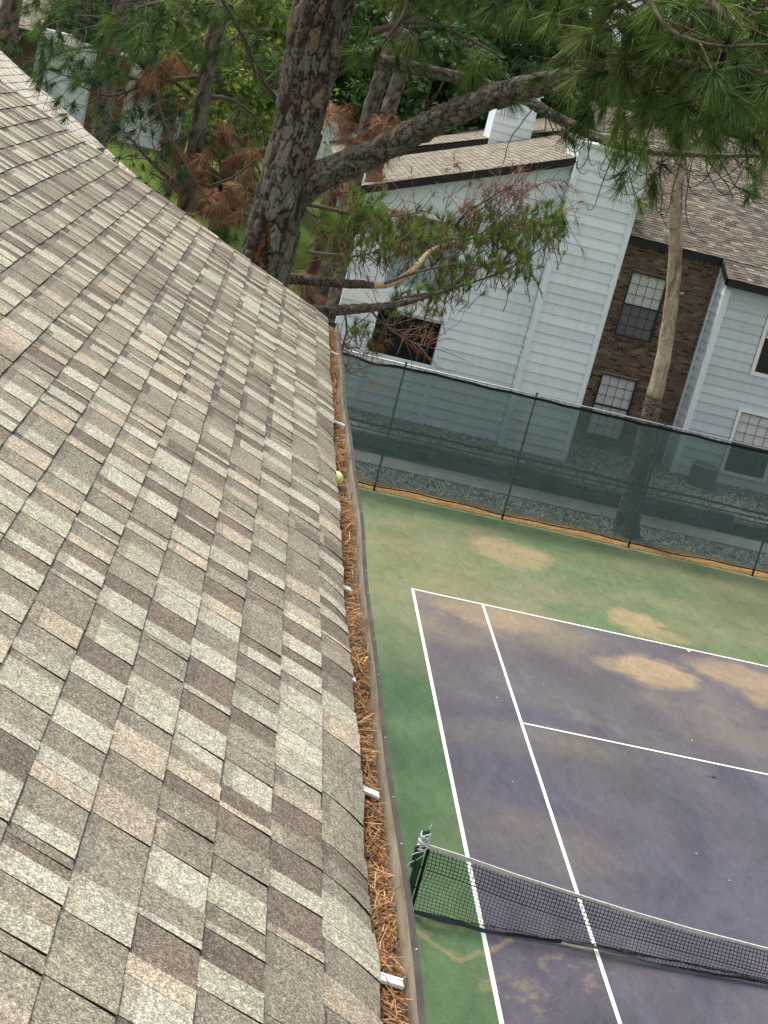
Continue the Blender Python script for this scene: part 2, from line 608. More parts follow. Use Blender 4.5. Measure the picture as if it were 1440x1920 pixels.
# scuffs beside the net: pale scratched patches
scr = np.clip((fbm(P2 * 9, 31, 4) - .53) * 9, 0, 1)
for a in [(840, 1760, .45, .35, .55, 0, .8), (955, 1860, .35, .35, .55, 0, .8), (1060, 1815, .5, .3, .35, 0, .8)]:
    dirt = np.maximum(dirt, blob(*a) * scr)
dark = np.clip((fbm(P2 * np.array([.9, .55]) + 7, 51, 5) - .50) * 3.0, 0, .8)
dark = np.where(dirt > .2, 0, dark) * np.clip((13 - V[:, 1]) / 6, 0, 1)
for pl in [((845, 1040), (870, 1075), (900, 1100)), ((960, 1075), (1010, 1130), (1060, 1150)), ((870, 1090), (850, 1070), (842, 1050))]:
    pts = [atZ(*q, 0)[:2] for q in pl]
    for A, B in zip(pts[:-1], pts[1:]):
        tt = np.clip(((P2 - A) @ (B - A)) / ((B - A) @ (B - A)), 0, 1)
        dd = np.hypot(*(P2 - (A + tt[:, None] * (B - A)) + np.stack([w3, w1], -1) * .15).T)
        dark = np.maximum(dark, np.clip(1 - dd / .06, 0, 1) * .7)
for pl in [((770, 1738), (815, 1772), (860, 1803)), ((858, 1803), (902, 1783)), ((904, 1790), (930, 1778), (958, 1762)), ((1040, 1762), (1075, 1775), (1110, 1783))]:
    pts = [atZ(*q, 0)[:2] for q in pl]
    for A, B in zip(pts[:-1], pts[1:]):
        tt = np.clip(((P2 - A) @ (B - A)) / ((B - A) @ (B - A)), 0, 1)
        dd = np.hypot(*(P2 - (A + tt[:, None] * (B - A)) + np.stack([w3, w1], -1) * .05).T)
        dirt = np.maximum(dirt, np.clip(1.3 - dd / .045, 0, 1) * .55)
at_ = me.color_attributes.new('stain', 'FLOAT_COLOR', 'POINT')
at_.data.foreach_set('color', np.stack([dirt, film, dark, np.ones(len(V))], -1).astype(np.float32).ravel())
court = tag(link('tennis_court', me), 'green and slate-purple painted tennis court with tan silt stains', 'tennis court', kind='structure')


def court_line(x0, x1, y0, y1):
    mb = MB()
    n = max(2, int(max(x1 - x0, y1 - y0) / .5))
    for k in range(n):
        if x1 - x0 > y1 - y0:
            mb.quad((x0 + (x1 - x0) * k / n, y0, .004), (x0 + (x1 - x0) * (k + 1) / n, y0, .004), (x0 + (x1 - x0) * (k + 1) / n, y1, .004), (x0 + (x1 - x0) * k / n, y1, .004))
        else:
            mb.quad((x0, y0 + (y1 - y0) * k / n, .004), (x1, y0 + (y1 - y0) * k / n, .004), (x1, y0 + (y1 - y0) * (k + 1) / n, .004), (x0, y0 + (y1 - y0) * (k + 1) / n, .004))
    return mb.build('court_line', M['line'], court)


court_line(0, .055, -9, 11.885)
court_line(1.37, 1.42, -9, 11.83)
court_line(.055, 10.9, 11.83, 11.885)
court_line(1.42, 9.55, 6.375, 6.425)
court_line(5.46, 5.51, 11.72, 11.83)
court_line(10.9, 10.955, -9, 11.885)
court_line(9.55, 9.6, -9, 11.83)

# ground beyond the court: straw strip, gravel strip, sidewalk, raised bed
mb = MB(); mb.bx(-8, 22, 18.46, 19.25, -.30, .012)
tag(mb.build('straw_strip', M['straw']), 'strip of dry tan pine straw along the foot of the fence', 'ground', kind='structure')
mb = MB(); mb.bx(-8, 22, 19.25, 20.72, -.30, .008)
tag(mb.build('gravel_strip', M['gravel']), 'grey gravel strip between the straw and the sidewalk', 'ground', kind='structure')
mb = MB()
xx = -8.0
while xx < 22:
    mb.bx(xx + .006, xx + 1.5 - .006, 20.72, 21.88, -.30, .05)
    xx += 1.5
tag(mb.build('sidewalk', M['concrete']), 'grey concrete sidewalk behind the tennis fence', 'sidewalk', kind='structure')
bx_ = np.arange(-8, 22.1, .5)
by_ = np.array([22.05, 22.6, 23.2, 23.8, 24.6, 25.4, 26.3, 27.5])
me, _ = grid_mesh('gravel_bed', bx_, by_, lambda x, y: .47 + np.clip((y - 22) / 2, 0, 1) * .12 + (fbm(np.stack([x, y], -1) * .8, 4) - .5) * .08, M['gravel'])
tag(link('gravel_bed', me), 'raised bed of grey gravel below the apartment walls', 'ground', kind='structure')

# loose pebbles as real stones
def pebbles(name, x0, x1, y0, y1, z, n, label):
    o = np.array([(1, 0, 0), (-1, 0, 0), (0, 1, 0), (0, -1, 0), (0, 0, 1), (0, 0, -.6)], float)
    T = [(0, 2, 4), (2, 1, 4), (1, 3, 4), (3, 0, 4), (2, 0, 5), (1, 2, 5), (3, 1, 5), (0, 3, 5)]
    c = np.stack([rng.uniform(x0, x1, n), rng.uniform(y0, y1, n), np.zeros(n)], -1)
    c[:, 2] = z(c[:, 0], c[:, 1])
    s = rng.uniform(.018, .055, (n, 1, 1)) * rng.uniform(.6, 1.3, (n, 1, 3))
    a = rng.uniform(0, 6.28, n)
    ro = np.zeros((n, 3, 3)); ro[:, 0, 0] = np.cos(a); ro[:, 0, 1] = -np.sin(a); ro[:, 1, 0] = np.sin(a); ro[:, 1, 1] = np.cos(a); ro[:, 2, 2] = 1
    V = np.einsum('nij,nkj->nki', ro, o[None] * s) + c[:, None]
    tri = V[:, np.array(T)].reshape(-1, 3)
    g = rng.uniform(.10, .52, (n, 1)) ** 1.2
    col = np.repeat(g * np.array([1, .95, .86]) * rng.uniform(.9, 1.1, (n, 3)), 8, 0)
    tag(quads_mesh(name, tri, col, M['tinted'], None, 3), label, 'gravel', kind='stuff')


pebbles('gravel', -3, 13, 19.2, 20.7, lambda x, y: 0 * x + .015, 5200, 'loose grey gravel stones beside the sidewalk')
pebbles('gravel', -3, 13, 22.1, 26.1, lambda x, y: .49 + np.clip((y - 22) / 2, 0, 1) * .12, 9000, 'loose grey gravel on the raised bed')


def straw(n, x0, x1, y0, y1, z, L=(.10, .22), w=.004, cols=None):
    c = np.stack([rng.uniform(x0, x1, n), rng.uniform(y0, y1, n), z + rng.uniform(0, .05, n)], -1)
    a = rng.uniform(0, 6.28, n)
    d = np.stack([np.cos(a), np.sin(a), rng.normal(0, .12, n)], -1)
    s = np.stack([-np.sin(a), np.cos(a), 0 * a], -1) * w
    l = rng.uniform(*L, n)[:, None]
    V = np.stack([c - d * l / 2 - s, c + d * l / 2 - s * .6, c + d * l / 2 + s * .6, c - d * l / 2 + s], 1).reshape(-1, 3)
    b = rng.uniform(.55, 1.25, (n, 1))
    col = b * np.where(rng.random((n, 1)) < .72, np.array([[.56, .38, .18]]), np.array([[.30, .20, .10]])) * rng.uniform(.85, 1.15, (n, 3))
    return V, col


V, c_ = straw(9000, -3, 12.5, 18.47, 19.3, .012)
tag(quads_mesh('pine_straw', V, c_, M['dead_needle']), 'dry tan pine straw lying along the fence foot', 'pine straw', kind='stuff')

# ------------------------------------------------------------------ stone retaining wall
wall = thing('retaining_wall', (4, 21.95, 0), 'low dark stone retaining wall behind the green fence screen', 'retaining wall')
mb = MB(); mb.bx(-8, 22, 21.98, 22.28, -.25, .44)
mb.build('core', M['mortar'], wall)
sr = random.Random(3)
big, small = [], MB()
zz = .01
while zz < .5:
    h = sr.uniform(.085, .13)
    x = -2.6 + sr.uniform(-.3, 0)
    while x < 12.6:
        L = sr.uniform(.28, .75)
        top = .40 + .12 * float(fbm(np.array([[x * .5, 3.]]), 77)[0])
        if zz + h * .5 < top + .02:
            mb = MB()
            g = sr.uniform(.045, .15)
            q = sr.uniform(0, .05)
            jt = [sr.uniform(-.008, .008) for _ in range(4)]
            x0, x1, y0, y1, z0, z1 = x + .008, x + L - .008, 21.93 - q, 22.1, zz + .006, zz + h - .006
            vs_ = [(x0, y0, z0 + jt[0] * .3), (x1, y0 + jt[1], z0), (x1, y0 + jt[2], z1 + jt[0]), (x0, y0, z1 + jt[3]), (x0, y1, z0), (x1, y1, z0), (x1, y1, z1), (x0, y1, z1),
                   (x0 + .03, y0 - .018, z0 + .02), (x1 - .03, y0 - .018 + jt[1], z0 + .02), (x1 - .03, y0 - .018, z1 - .02), (x0 + .03, y0 - .018, z1 - .02)]
            mb.add(vs_, [(8, 9, 10, 11), (0, 1, 9, 8), (1, 2, 10, 9), (2, 3, 11, 10), (3, 0, 8, 11), (3, 2, 6, 7), (1, 5, 6, 2), (0, 3, 7, 4), (0, 4, 5, 1)], (g, g * .97, g * .9))
            big.append(mb)
        x += L
    zz += h
for mb in big:
    mb.build('stone', M['stone'], wall)

# ------------------------------------------------------------------ shingled roofs
TONES = dict(light=(.405, .380, .305), tan=(.385, .328, .250), olive=(.250, .226, .174), mid=(.242, .212, .164), brown=(.180, .147, .116), dark=(.112, .103, .096), green=(.370, .350, .272))


def tone(name, rnd, j=.10):
    c = TONES[name]
    k = 1 + rnd.uniform(-j, j)
    return tuple(x * k for x in c)


class RoofFrame:
    def __init__(self, O, e, v, warp=None):
        self.O, self.e, self.v = np.asarray(O, float), unit(e), unit(v)
        self.n = unit(np.cross(self.e, self.v))
        if self.n[2] < 0: self.n = -self.n
        self.warp = warp

    def P(self, a, b, h=0.0):
        if self.warp: h = h + self.warp(a, b)
        return self.O + self.v * a + self.e * b + self.n * h


def make_tab(mb, fr, a0, a1, b0, b1, h0, cols, segs, first=False, bend=None):
    """one laminated tab: cols = list of tones from its upper end to its butt"""
    na = segs
    rows = []
    for k in range(na + 1):
        t_ = k / na
        a = a0 + (a1 - a0) * t_
        h = h0 * (1 - t_) + .0012 * t_
        rows.append((fr.P(a, b0, h), fr.P(a, b1, h)))
    low = (fr.P(a0, b0, -.002), fr.P(a0, b1, -.002))
    V = [low[0], low[1]] + [p for r_ in rows for p in r_]
    base = [fr.P(a1, b0, -.003), fr.P(a1, b1, -.003)]
    V += base
    o = len(mb.v)
    mb.v.extend(tuple(map(float, p)) for p in V)
    nb = len(V) - 2
    for k in range(na):
        i = 2 + 2 * k
        c = cols[min(len(cols) - 1, int((1 - (k + .5) / na) * len(cols)))]
        mb.f.append((o + i, o + i + 1, o + i + 3, o + i + 2)); mb.m.append(0); mb.c.append(c)
    mb.f.append((o, o + 1, o + 3, o + 2)); mb.m.append(1); mb.c.append((1, 1, 1))
    mb.f.append(tuple([o + 2 + 2 * k for k in range(na + 1)] + [o + nb, o])); mb.m.append(1); mb.c.append((1, 1, 1))
    mb.f.append(tuple([o + 3 + 2 * k for k in range(na, -1, -1)] + [o + 1, o + nb + 1])); mb.m.append(1); mb.c.append((1, 1, 1))


def tab_rows(rnd, L0, L1, wmin, wmax):
    """a course of teeth and gaps: (b0, b1, raised, tones)"""
    out = []
    b = L0 - rnd.uniform(0, .1)
    raised = rnd.random() < .5
    while b < L1:
        w = rnd.uniform(wmin, wmax)
        if rnd.random() < .10: w *= .28
        if raised:
            nm = rnd.choices(['light', 'tan', 'green', 'olive', 'mid', 'brown'], [3.4, 2.8, 2.2, 2.0, 1.6, .7])[0]
        else:
            nm = rnd.choices(['brown', 'dark', 'mid', 'olive', 'light', 'tan'], [3.2, 0, 3.4, 3.4, .35, .25])[0]
        out.append((b, b + w, raised, nm))
        b += w
        if rnd.random() < .86: raised = not raised
    return out


# ---- the roof we look along
house = thing('house', (-9, -10, 0), 'house with a sloping tan and brown shingled roof filling the near left', 'house')
E0 = np.array([-3.5154, -4.3143, 7.0956])
eV = np.array([-.0041, -1.0, -.0033])            # along the eave, away from the far rake towards us
vV = np.array([-.9231, .0571, .3804])            # up the slope
EX = .143


def warp(a, b):
    d = max(0.0, .17 - a)
    ph = math.sin(b * 7.3) * .35 + math.sin(b * 3.1 + 1.3) * .5 + math.sin(b * 17.) * .2
    h = -d * d * .62 * (1 + .8 * ph) * min(1, .35 + b * .5)
    h += .004 * math.sin(a * 2.1 + b * 1.3) + .003 * math.sin(b * 2.9 - a * 3.)
    e_ = max(0.0, .16 - b)
    h -= e_ * e_ * .35                             # the rake edge turns down
    return h


fr = RoofFrame(E0, eV, vV, warp)
deck = MB()
NA, NB = 30, 40
for i in range(NA):
    for j in range(NB):
        a0, a1 = .03 + 3.63 * i / NA, .03 + 3.63 * (i + 1) / NA
        b0, b1 = .02 + 13 * j / NB, .02 + 13 * (j + 1) / NB
        deck.quad(fr.P(a0, b0, -.006), fr.P(a0, b1, -.006), fr.P(a1, b1, -.006), fr.P(a1, b0, -.006), (.06, .055, .05))
rid = [fr.P(3.66, 0.02, -.006), fr.P(3.66, 13, -.006)]
bk = np.array([.9231, 0, .3804]) * -3.6
bk = np.array([-3.4, .2, -1.4])
deck.quad(rid[0], rid[1], rid[1] + bk, rid[0] + bk, (.16, .14, .11))
roof = deck.build('roof', [M['shingle']], house)
rr = random.Random(11)
EDGE_Y = [560, 600, 1000, 1500, 1800, 1920, 2200]
EDGE_X = [612, 614, 636, 676, 708, 719, 747]


def eave_a(b):                                    # the shingle edge wanders a little: overhang along the eave
    best = (1e9, .02)
    for a in np.linspace(-.06, .08, 57):
        q = project(fr.P(a, b, .004))[0]
        if q[2] < .8: return .0
        e_ = abs(q[0] - np.interp(q[1], EDGE_Y, EDGE_X))
        if e_ < best[0]: best = (e_, a)
    return best[1]


EB = np.linspace(0, 13, 40)
EA = np.array([eave_a(b) for b in EB])
EA = np.convolve(np.pad(EA, 2, 'edge'), np.ones(5) / 5, 'valid')
tabs = []
for i in range(26):
    a0 = EX * i
    off = rr.uniform(0, .2)
    for (b0, b1, raised, nm) in tab_rows(rr, .04, 13.0, .065, .155):
        b0 = max(b0, -.012)
        tabs.append((i, float(np.interp((b0 + b1) / 2, EB, EA)) if i == 0 else a0, b0, b1, raised, nm))
area = []
for k, (i, a0, b0, b1, raised, nm) in enumerate(tabs):
    q = project([fr.P(a0, b0), fr.P(a0, b1), fr.P(a0 + EX, b1), fr.P(a0 + EX, b0)])
    if (q[:, 2] < .5).any(): area.append(0); continue
    c = q[:, :2].mean(0)
    if not (-20 < c[0] < 1460 and -20 < c[1] < 1950): area.append(0); continue
    x, y = np.clip(q[:, 0], 0, 1440), np.clip(q[:, 1], 0, 1920)
    area.append(abs(np.dot(x, np.roll(y, 1)) - np.dot(y, np.roll(x, 1))) / 2)
top300 = set(np.argsort(area)[::-1][:300].tolist())
rest = MB()
for k, (i, a0, b0, b1, raised, nm) in enumerate(tabs):
    one = k in top300
    mb = MB() if one else rest
    c1 = tone(nm, rr)
    nseg = 6 if (i < 2 or one) else 3
    cols = [c1] * 6
    if not raised:
        # the printed shadow line of dark granules at the head of a gap
        dk = tone('dark', rr, .15)
        wgt = rr.choice([.95, .8, .55])
        mixc = tuple(x * (1 - wgt) + y * wgt for x, y in zip(c1, dk))
        mix2 = tuple(x * (1 - wgt * .35) + y * wgt * .35 for x, y in zip(c1, dk))
        cols = [mixc, mix2, c1, c1, c1, c1] if nseg == 6 else [mixc, c1, c1]
    elif rr.random() < .5:
        c2 = tone(rr.choice(['mid', 'olive', 'brown', 'tan']), rr)
        cols = [c2, tuple((x + y) / 2 for x, y in zip(c1, c2)), c1, c1, c1, c1] if nseg == 6 else [c2, c1, c1]
    elif nseg == 3:
        cols = [c1] * 3
    h0 = (.0090 if raised else .0054) + rr.uniform(-.0006, .0012)
    top = EX * (i + 1) + .02
    make_tab(mb, fr, a0 - rr.uniform(0, .003), top, b0 + (.0008 if raised else 0), b1 - (.0012 if raised else 0), h0, cols, nseg)
    if one:
        mb.build('shingle', [M['shingle'], M['asphalt_edge']], roof)
so = rest.build('shingles', [M['shingle'], M['asphalt_edge']], roof)
tag(so, kind='stuff')

# walls under the roof
mb = MB()
for k in range(26):
    z = .2 + k * .26
    mb.box((-4.12, -11.0, z + .13), (.03, 12.6, .255), None, (.5, .55, .6))
mb.box((-7.4, -4.75, 3.4), (6.4, .10, 6.6), None)
mb.box((-4.30, -11.0, 3.4), (.30, 12.4, 6.8), None)
mb.build('wall', M['siding'], house)
mb = MB()
fa, fb = fr.P(.0, .05, -.06), fr.P(.0, 13, -.06)
mb.bar(fa + np.array([-.055, 0, -.06]), fb + np.array([-.055, 0, -.06]), .025, .17)
mb.bar(fr.P(.05, .05, -.085), fr.P(3.6, .05, -.085), .03, .14, fr.n)
mb.build('fascia', M['gutter_out'], house)

# ---- gutter along the eave
def gpt(b, x, z):
    p = E0 + eV * b
    p[0] = E0[0] - .0175
    wob = .006 * math.sin(b * 1.7) + .004 * math.sin(b * 3.9 + 1)
    return np.array([p[0] + x + wob, p[1], p[2] + z])


prof_in = [(-.040, -.045), (-.040, -.150), (.046, -.150), (.064, -.105), (.070, -.038)]
prof_out = [(.070, -.038), (.075, -.033), (.085, -.034), (.087, -.050), (.079, -.060), (.072, -.105), (.050, -.154), (-.044, -.154)]
bs = np.linspace(-.05, 13, 60)
gut = thing('gutter', gpt(6, .02, -.14), 'brown metal gutter packed with rusty pine needles along the roof edge', 'gutter')
for nm_, pr, mt in (('trough', prof_in, 'gutter_in'), ('front_lip', prof_out, 'gutter_out')):
    mb = MB()
    for j in range(len(bs) - 1):
        for k in range(len(pr) - 1):
            mb.quad(gpt(bs[j], *pr[k]), gpt(bs[j + 1], *pr[k]), gpt(bs[j + 1], *pr[k + 1]), gpt(bs[j], *pr[k + 1]))
    if nm_ == 'front_lip':
        q = [(-.044, -.03), (-.044, -.14), (.046, -.14), (.07, -.105), (.085, -.034)]
        for bb in (-.05, 12.99):
            mb.add([gpt(bb, *k) for k in q] + [gpt(bb + .012, *k) for k in q], [(0, 1, 2, 3, 4), (9, 8, 7, 6, 5), (0, 4, 9, 5)])
    mb.build(nm_, M[mt], gut)
strapY = [-5.43, -7.49, -8.45, -10.20, -11.07, -11.85, -12.74, -13.7, -14.6]
for k, Y in enumerate(strapY):
    b = E0[1] - Y
    mb = MB()
    tw = rr.uniform(-.012, .012)
    z = -.046
    if k == 2: continue
    xo = [.062, .060, .066, .020, .004, .044, .046, .06, .06][k]
    xi = [-.06, -.06, .046, -.06, -.06, -.06, -.06, -.06, -.06][k]
    A, B = gpt(b - tw - .004, xi, z + .010), gpt(b + tw + .012, xo, z - .006)
    mb.bar(A, B, .022, .004)
    mb.bar(A + np.array([0, .013, .003]), B + np.array([0, .013, .003]), .003, .008)
    mb.bar(A + np.array([0, -.013, .003]), B + np.array([0, -.013, .003]), .003, .008)
    mb.tube([B + np.array([-.014, 0, .002]), B + np.array([-.014, 0, .007])], .006, 8)
    mb.build('hanger', M['white_paint'], gut)
for k in range(34):
    b = .3 + k * .38 + rr.uniform(-.1, .1)
    p = gpt(b, .079, -.034)
    mb = MB()
    mb.tube([p, p + np.array([0, 0, .003])], .0032, 6)
    mb.build('screw', M['steel'], gut)

# ---- needles in the gutter
def fill_h(b):
    return -.078 + .020 * (math.sin(b * 2.2) * .6 + math.sin(b * 5.1 + .7) * .4) + .010 * math.sin(b * .9)


mb = MB()
bb = np.linspace(-.04, 12.9, 200)
xq = [-.038, -.015, .010, .035, .052]
hz = lambda b, x: fill_h(b) - .012 - (.02 if x > .04 else 0) - abs(x) * .1
for j in range(199):
    for k in range(4):
        mb.quad(gpt(bb[j], xq[k], hz(bb[j], xq[k])), gpt(bb[j], xq[k + 1], hz(bb[j], xq[k + 1])), gpt(bb[j + 1], xq[k + 1], hz(bb[j + 1], xq[k + 1])), gpt(bb[j + 1], xq[k], hz(bb[j + 1], xq[k])), (.045, .026, .016))
tag(mb.build('leaf_mould', M['tinted']), 'dark rotted debris under the needles in the gutter', 'debris', kind='stuff')
V, C3 = [], []
N = 15500
for k in range(N):
    b = rr.uniform(-.03, 12.5) if k % 2 else rr.uniform(4.5, 12.5)
    clump = math.floor(b * 2.3)
    ca = math.sin(clump * 12.9898) * 43758.5453
    ca = (ca - math.floor(ca)) * math.pi
    ang = ca + rr.gauss(0, .45) if rr.random() < .55 else rr.uniform(0, math.pi)
    ang = ang if abs(math.sin(ang)) > .25 or rr.random() < .5 else ang + .6
    L = rr.uniform(.07, .17)
    x = rr.gauss(-.002, .022)
    x = min(max(x, -.036), .034)
    dx, db = math.cos(ang), math.sin(ang)
    ext = L / 2 * abs(dx)
    over = rr.random() < .05
    if not over and ext > .045:
        L = min(L, .075 / abs(dx) + .01)
    if not over:
        x = min(max(x, -.045 + L / 2 * abs(dx) * .9), .050 - L / 2 * abs(dx) * .9) if L * abs(dx) < .09 else .002
    z = fill_h(b) + rr.uniform(-.012, .014) + (.012 if over else 0)
    tilt = rr.gauss(0, .13) + (.18 if over and dx > 0 else 0)
    bend = rr.gauss(0, .012)
    w = rr.uniform(.0011, .0019)
    pts = []
    for s_ in (-.5, 0, .5):
        q = bend * (1 - 4 * s_ * s_)
        pts.append(gpt(b + db * L * s_ - dx * q, x + dx * L * s_ + db * q, z + tilt * L * s_ + rr.uniform(0, .004)))
    sd = np.array([-(-db), dx, 0]) * w
    sd = np.array([db, dx, 0.]) * w
    up = np.array([0, 0, w * .6])
    shade = rr.uniform(.35, 1.15)
    cc = rr.choices([(.46, .25, .11), (.36, .17, .07), (.58, .36, .18), (.22, .10, .048), (.10, .055, .03)], [4, 3, 3, 1.8, 1.0])[0]
    for a_, b_ in ((0, 1), (1, 2)):
        V += [pts[a_] - sd + up, pts[b_] - sd + up, pts[b_] + sd + up, pts[a_] + sd + up]
        C3.append([x_ * shade for x_ in cc])
for k in range(70):
    b = rr.uniform(.2, 12.3); x = rr.uniform(-.03, .04); z = fill_h(b) + .016; a = rr.uniform(0, 6.28); q = rr.uniform(.010, .024)
    ca_, sa_ = math.cos(a) * q, math.sin(a) * q
    V += [gpt(b + ca_, x + sa_, z + rr.uniform(0, .008)), gpt(b - sa_ * .5, x + ca_ * .5, z), gpt(b - ca_, x - sa_, z + rr.uniform(0, .008)), gpt(b + sa_ * .5, x - ca_ * .5, z)]
    C3.append(rr.choice([(.16, .08, .045), (.10, .06, .04), (.24, .15, .08), (.06, .04, .03)]))
tag(quads_mesh('pine_straw', np.array(V), C3, M['dead_needle']), 'rusty brown pine needles heaped in the gutter', 'pine straw', kind='stuff')

# tennis ball in the gutter
bq = gpt(E0[1] + 8.70, -.020, -.034)
mb = MB()
nu, nv_ = 20, 12
Vb = []
for i in range(nv_ + 1):
    for j in range(nu):
        th, ph = math.pi * i / nv_, 2 * math.pi * j / nu
        Vb.append(bq + .0335 * np.array([math.sin(th) * math.cos(ph), math.sin(th) * math.sin(ph), math.cos(th)]))
mb.add(Vb, [(i * nu + j, (i + 1) * nu + j, (i + 1) * nu + (j + 1) % nu, i * nu + (j + 1) % nu) for i in range(nv_) for j in range(nu)])
ball = mb.build('tennis_ball', M['ball'], None, True)
tag(ball, 'yellow-green tennis ball lying on the needles in the gutter', 'tennis ball')
mb = MB()
tt = np.linspace(0, 2 * math.pi, 48, endpoint=False)
sa, sb_ = .75, .25
cur = np.stack([sa * np.cos(tt) + sb_ * np.cos(3 * tt), sa * np.sin(tt) - sb_ * np.sin(3 * tt), 2 * math.sqrt(sa * sb_) * np.sin(2 * tt)], -1)
cur = cur @ np.array([[.6, .1, .79], [0, .99, -.12], [-.8, .07, .6]]).T
mb.tube([bq + .0334 * unit(p) for p in list(cur) + [cur[0]]], .0013, 5)
mb.build('seam', M['white_paint'], ball)

# a few fallen needles on the shingles
for k, (a, b, L, an, lab) in enumerate([(1.23, 7.95, .17, 1.9, 'single curved tan needle lying high on the near left shingles'), (1.33, 6.85, .10, 2.5, 'short tan needle fallen across a shingle joint, left of the ball'), (.62, 1.05, .9, 2.0, 'long bare brown twig lying along the far edge of the roof')]):
    pts = []
    for s_ in np.linspace(-.5, .5, 9):
        q = (.05 if L < .5 else .03) * (1 - 4 * s_ * s_) * (1 if L < .5 else math.sin(s_ * 9))
        pts.append(fr.P(a + math.sin(an) * L * s_ - math.cos(an) * q, max(.02, b + math.cos(an) * L * s_ + math.sin(an) * q), .014))
    mb = MB(); mb.tube(pts, .0014 if L < .5 else .004, 5, (.46, .36, .22) if L < .5 else (.16, .12, .09))
    tag(mb.build('fallen_needle' if L < .5 else 'fallen_twig', M['tinted']), lab, 'pine needle' if L < .5 else 'twig')

# ---- the pale roof beyond the far rake (next wing of the terrace)
wing2 = thing('neighbouring_house', (-9, 4, 0), 'neighbouring house with a pale shingle roof, sunlight painted into its tones, beyond the rake', 'house')
O2 = at(262, 338, 24.0)
v2 = np.array([-.8695, 0, .494])
fr2 = RoofFrame(O2, (0, -1, 0), v2)
mb = MB()
mb.quad(fr2.P(-.02, -.03, -.01), fr2.P(-.02, 9, -.01), fr2.P(5.2, 9, -.01), fr2.P(5.2, -.03, -.01), (.3, .26, .2))
mb.add([fr2.P(5.2, -.03, -.01), fr2.P(5.2, 9, -.01), fr2.P(5.2, 9, -.01) + np.array([-4.5, 0, -2.6]), fr2.P(5.2, -.03, -.01) + np.array([-4.5, 0, -2.6])], [(0, 1, 2, 3)], (.3, .26, .2))
roof2 = mb.build('roof', [M['shingle_far']], wing2)
for i in range(36):
    mb = MB()
    for (b0, b1, raised, nm) in tab_rows(rr, -.02, 8.8, .08, .26):
        nm = nm if nm in ('light', 'tan', 'green') else rr.choice(['tan', 'light', 'tan', nm])
        c = tuple(min(.8, .55 * x + .45 * y + .10) for x, y in zip(tone(nm, rr), (.47, .41, .34)))  # tones lifted: the stronger light on this slope put into colour
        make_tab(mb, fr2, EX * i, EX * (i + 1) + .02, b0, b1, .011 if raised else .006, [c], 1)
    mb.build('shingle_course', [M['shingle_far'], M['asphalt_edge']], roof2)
e2 = fr2.P(0, 0)
mb = MB()
mb.bx(e2[0] - 8, e2[0] - .4, e2[1] - 9, e2[1] - .3, 0, e2[2] - .3)
mb.build('wall', M['siding'], wing2)

# ------------------------------------------------------------------ tennis net and post
post = thing('net_post', (-.90, 0, 0), 'dark green net post wound with white cord at its top', 'net post')
mb = MB()
mb.tube([(-.90, 0, 0), (-.90, 0, 1.05)], .043, 16)
mb.tube([(-.90, 0, 1.05), (-.90, 0, 1.065), (-.90, 0, 1.08)], [.043, .040, .02], 16)
mb.build('shaft', M['net_green'], post, True)
mb = MB()
mb.bar((-.955, -.02, .60), (-.955, -.02, .86), .035, .05, (1, 0, 0))
mb.tube([(-.955, -.045, .74), (-.955, -.085, .74), (-.965, -.10, .66)], .009, 8)
mb.build('crank', M['net_green'], post)
mb = MB()
th = np.linspace(0, 2 * math.pi * 9, 160)
z = .86 + .17 * (th / th[-1]) + .018 * np.sin(th * 2.3) + .012 * np.sin(th * .9)
mb.tube(np.stack([-.90 + .051 * np.cos(th), .051 * np.sin(th), z], -1), .0085, 5)
th = np.linspace(0, 2 * math.pi * 3, 60)
mb.tube(np.stack([-.90 + .058 * np.cos(th + 1), .058 * np.sin(th + 1), .87 + .05 * np.sin(th * .7) + .02], -1), .010, 5)
mb.tube([(-.86, -.03, .87), (-.87, -.05, .78), (-.93, -.06, .72), (-1.0, -.05, .66), (-1.02, -.04, .58)], .006, 5)
mb.tube([(-.88, .03, 1.02), (-.86, .04, 1.10), (-.85, .05, 1.14)], .005, 5)
mb.tube([(-.85, -.03, .9), (-.87, -.06, .84), (-.96, -.06, .80), (-1.0, -.05, .76)], .006, 5)
mb.build('cord', M['white_cord'], post)

net = thing('tennis_net', (2.5, 0, 0), 'sagging black tennis net with a weathered white headband', 'tennis net')
zx = np.array([-.84, -.38, .2, .97, 1.6, 2.4, 3.37, 4.6, 5.5, 7.0, 9.0, 11.8])
zt = np.array([.90, .845, .755, .66, .585, .51, .449, .40, .385, .43, .58, .90])


def ztop(x):
    return np.interp(x, zx, zt)


def net_pt(x, l):
    """point l metres down the cloth from the headband"""
    top = float(ztop(x))
    slack = max(0.0, .90 - top)
    ease = min(1.0, (x + .84) / .9)
    hang = top - .035
    y = -.05 * math.sin(math.pi * min(l / max(hang, .1), 1.0)) * (1 + .5 * math.sin(x * 2.1)) * ease
    if l <= hang:
        return np.array([x, y, top - l])
    over = l - hang
    ph = over * 10 + x * 1.7
    return np.array([x + .012 * math.sin(l * 40 + x * 9), y - .10 * (1 - math.exp(-over * 4.5)) - .045 * math.sin(ph) * min(1, over * 6), .035 + .02 * math.sin(ph * 1.3 + x) ** 2 + .05 * min(1, over * 5) * (.5 + .5 * math.cos(ph))])


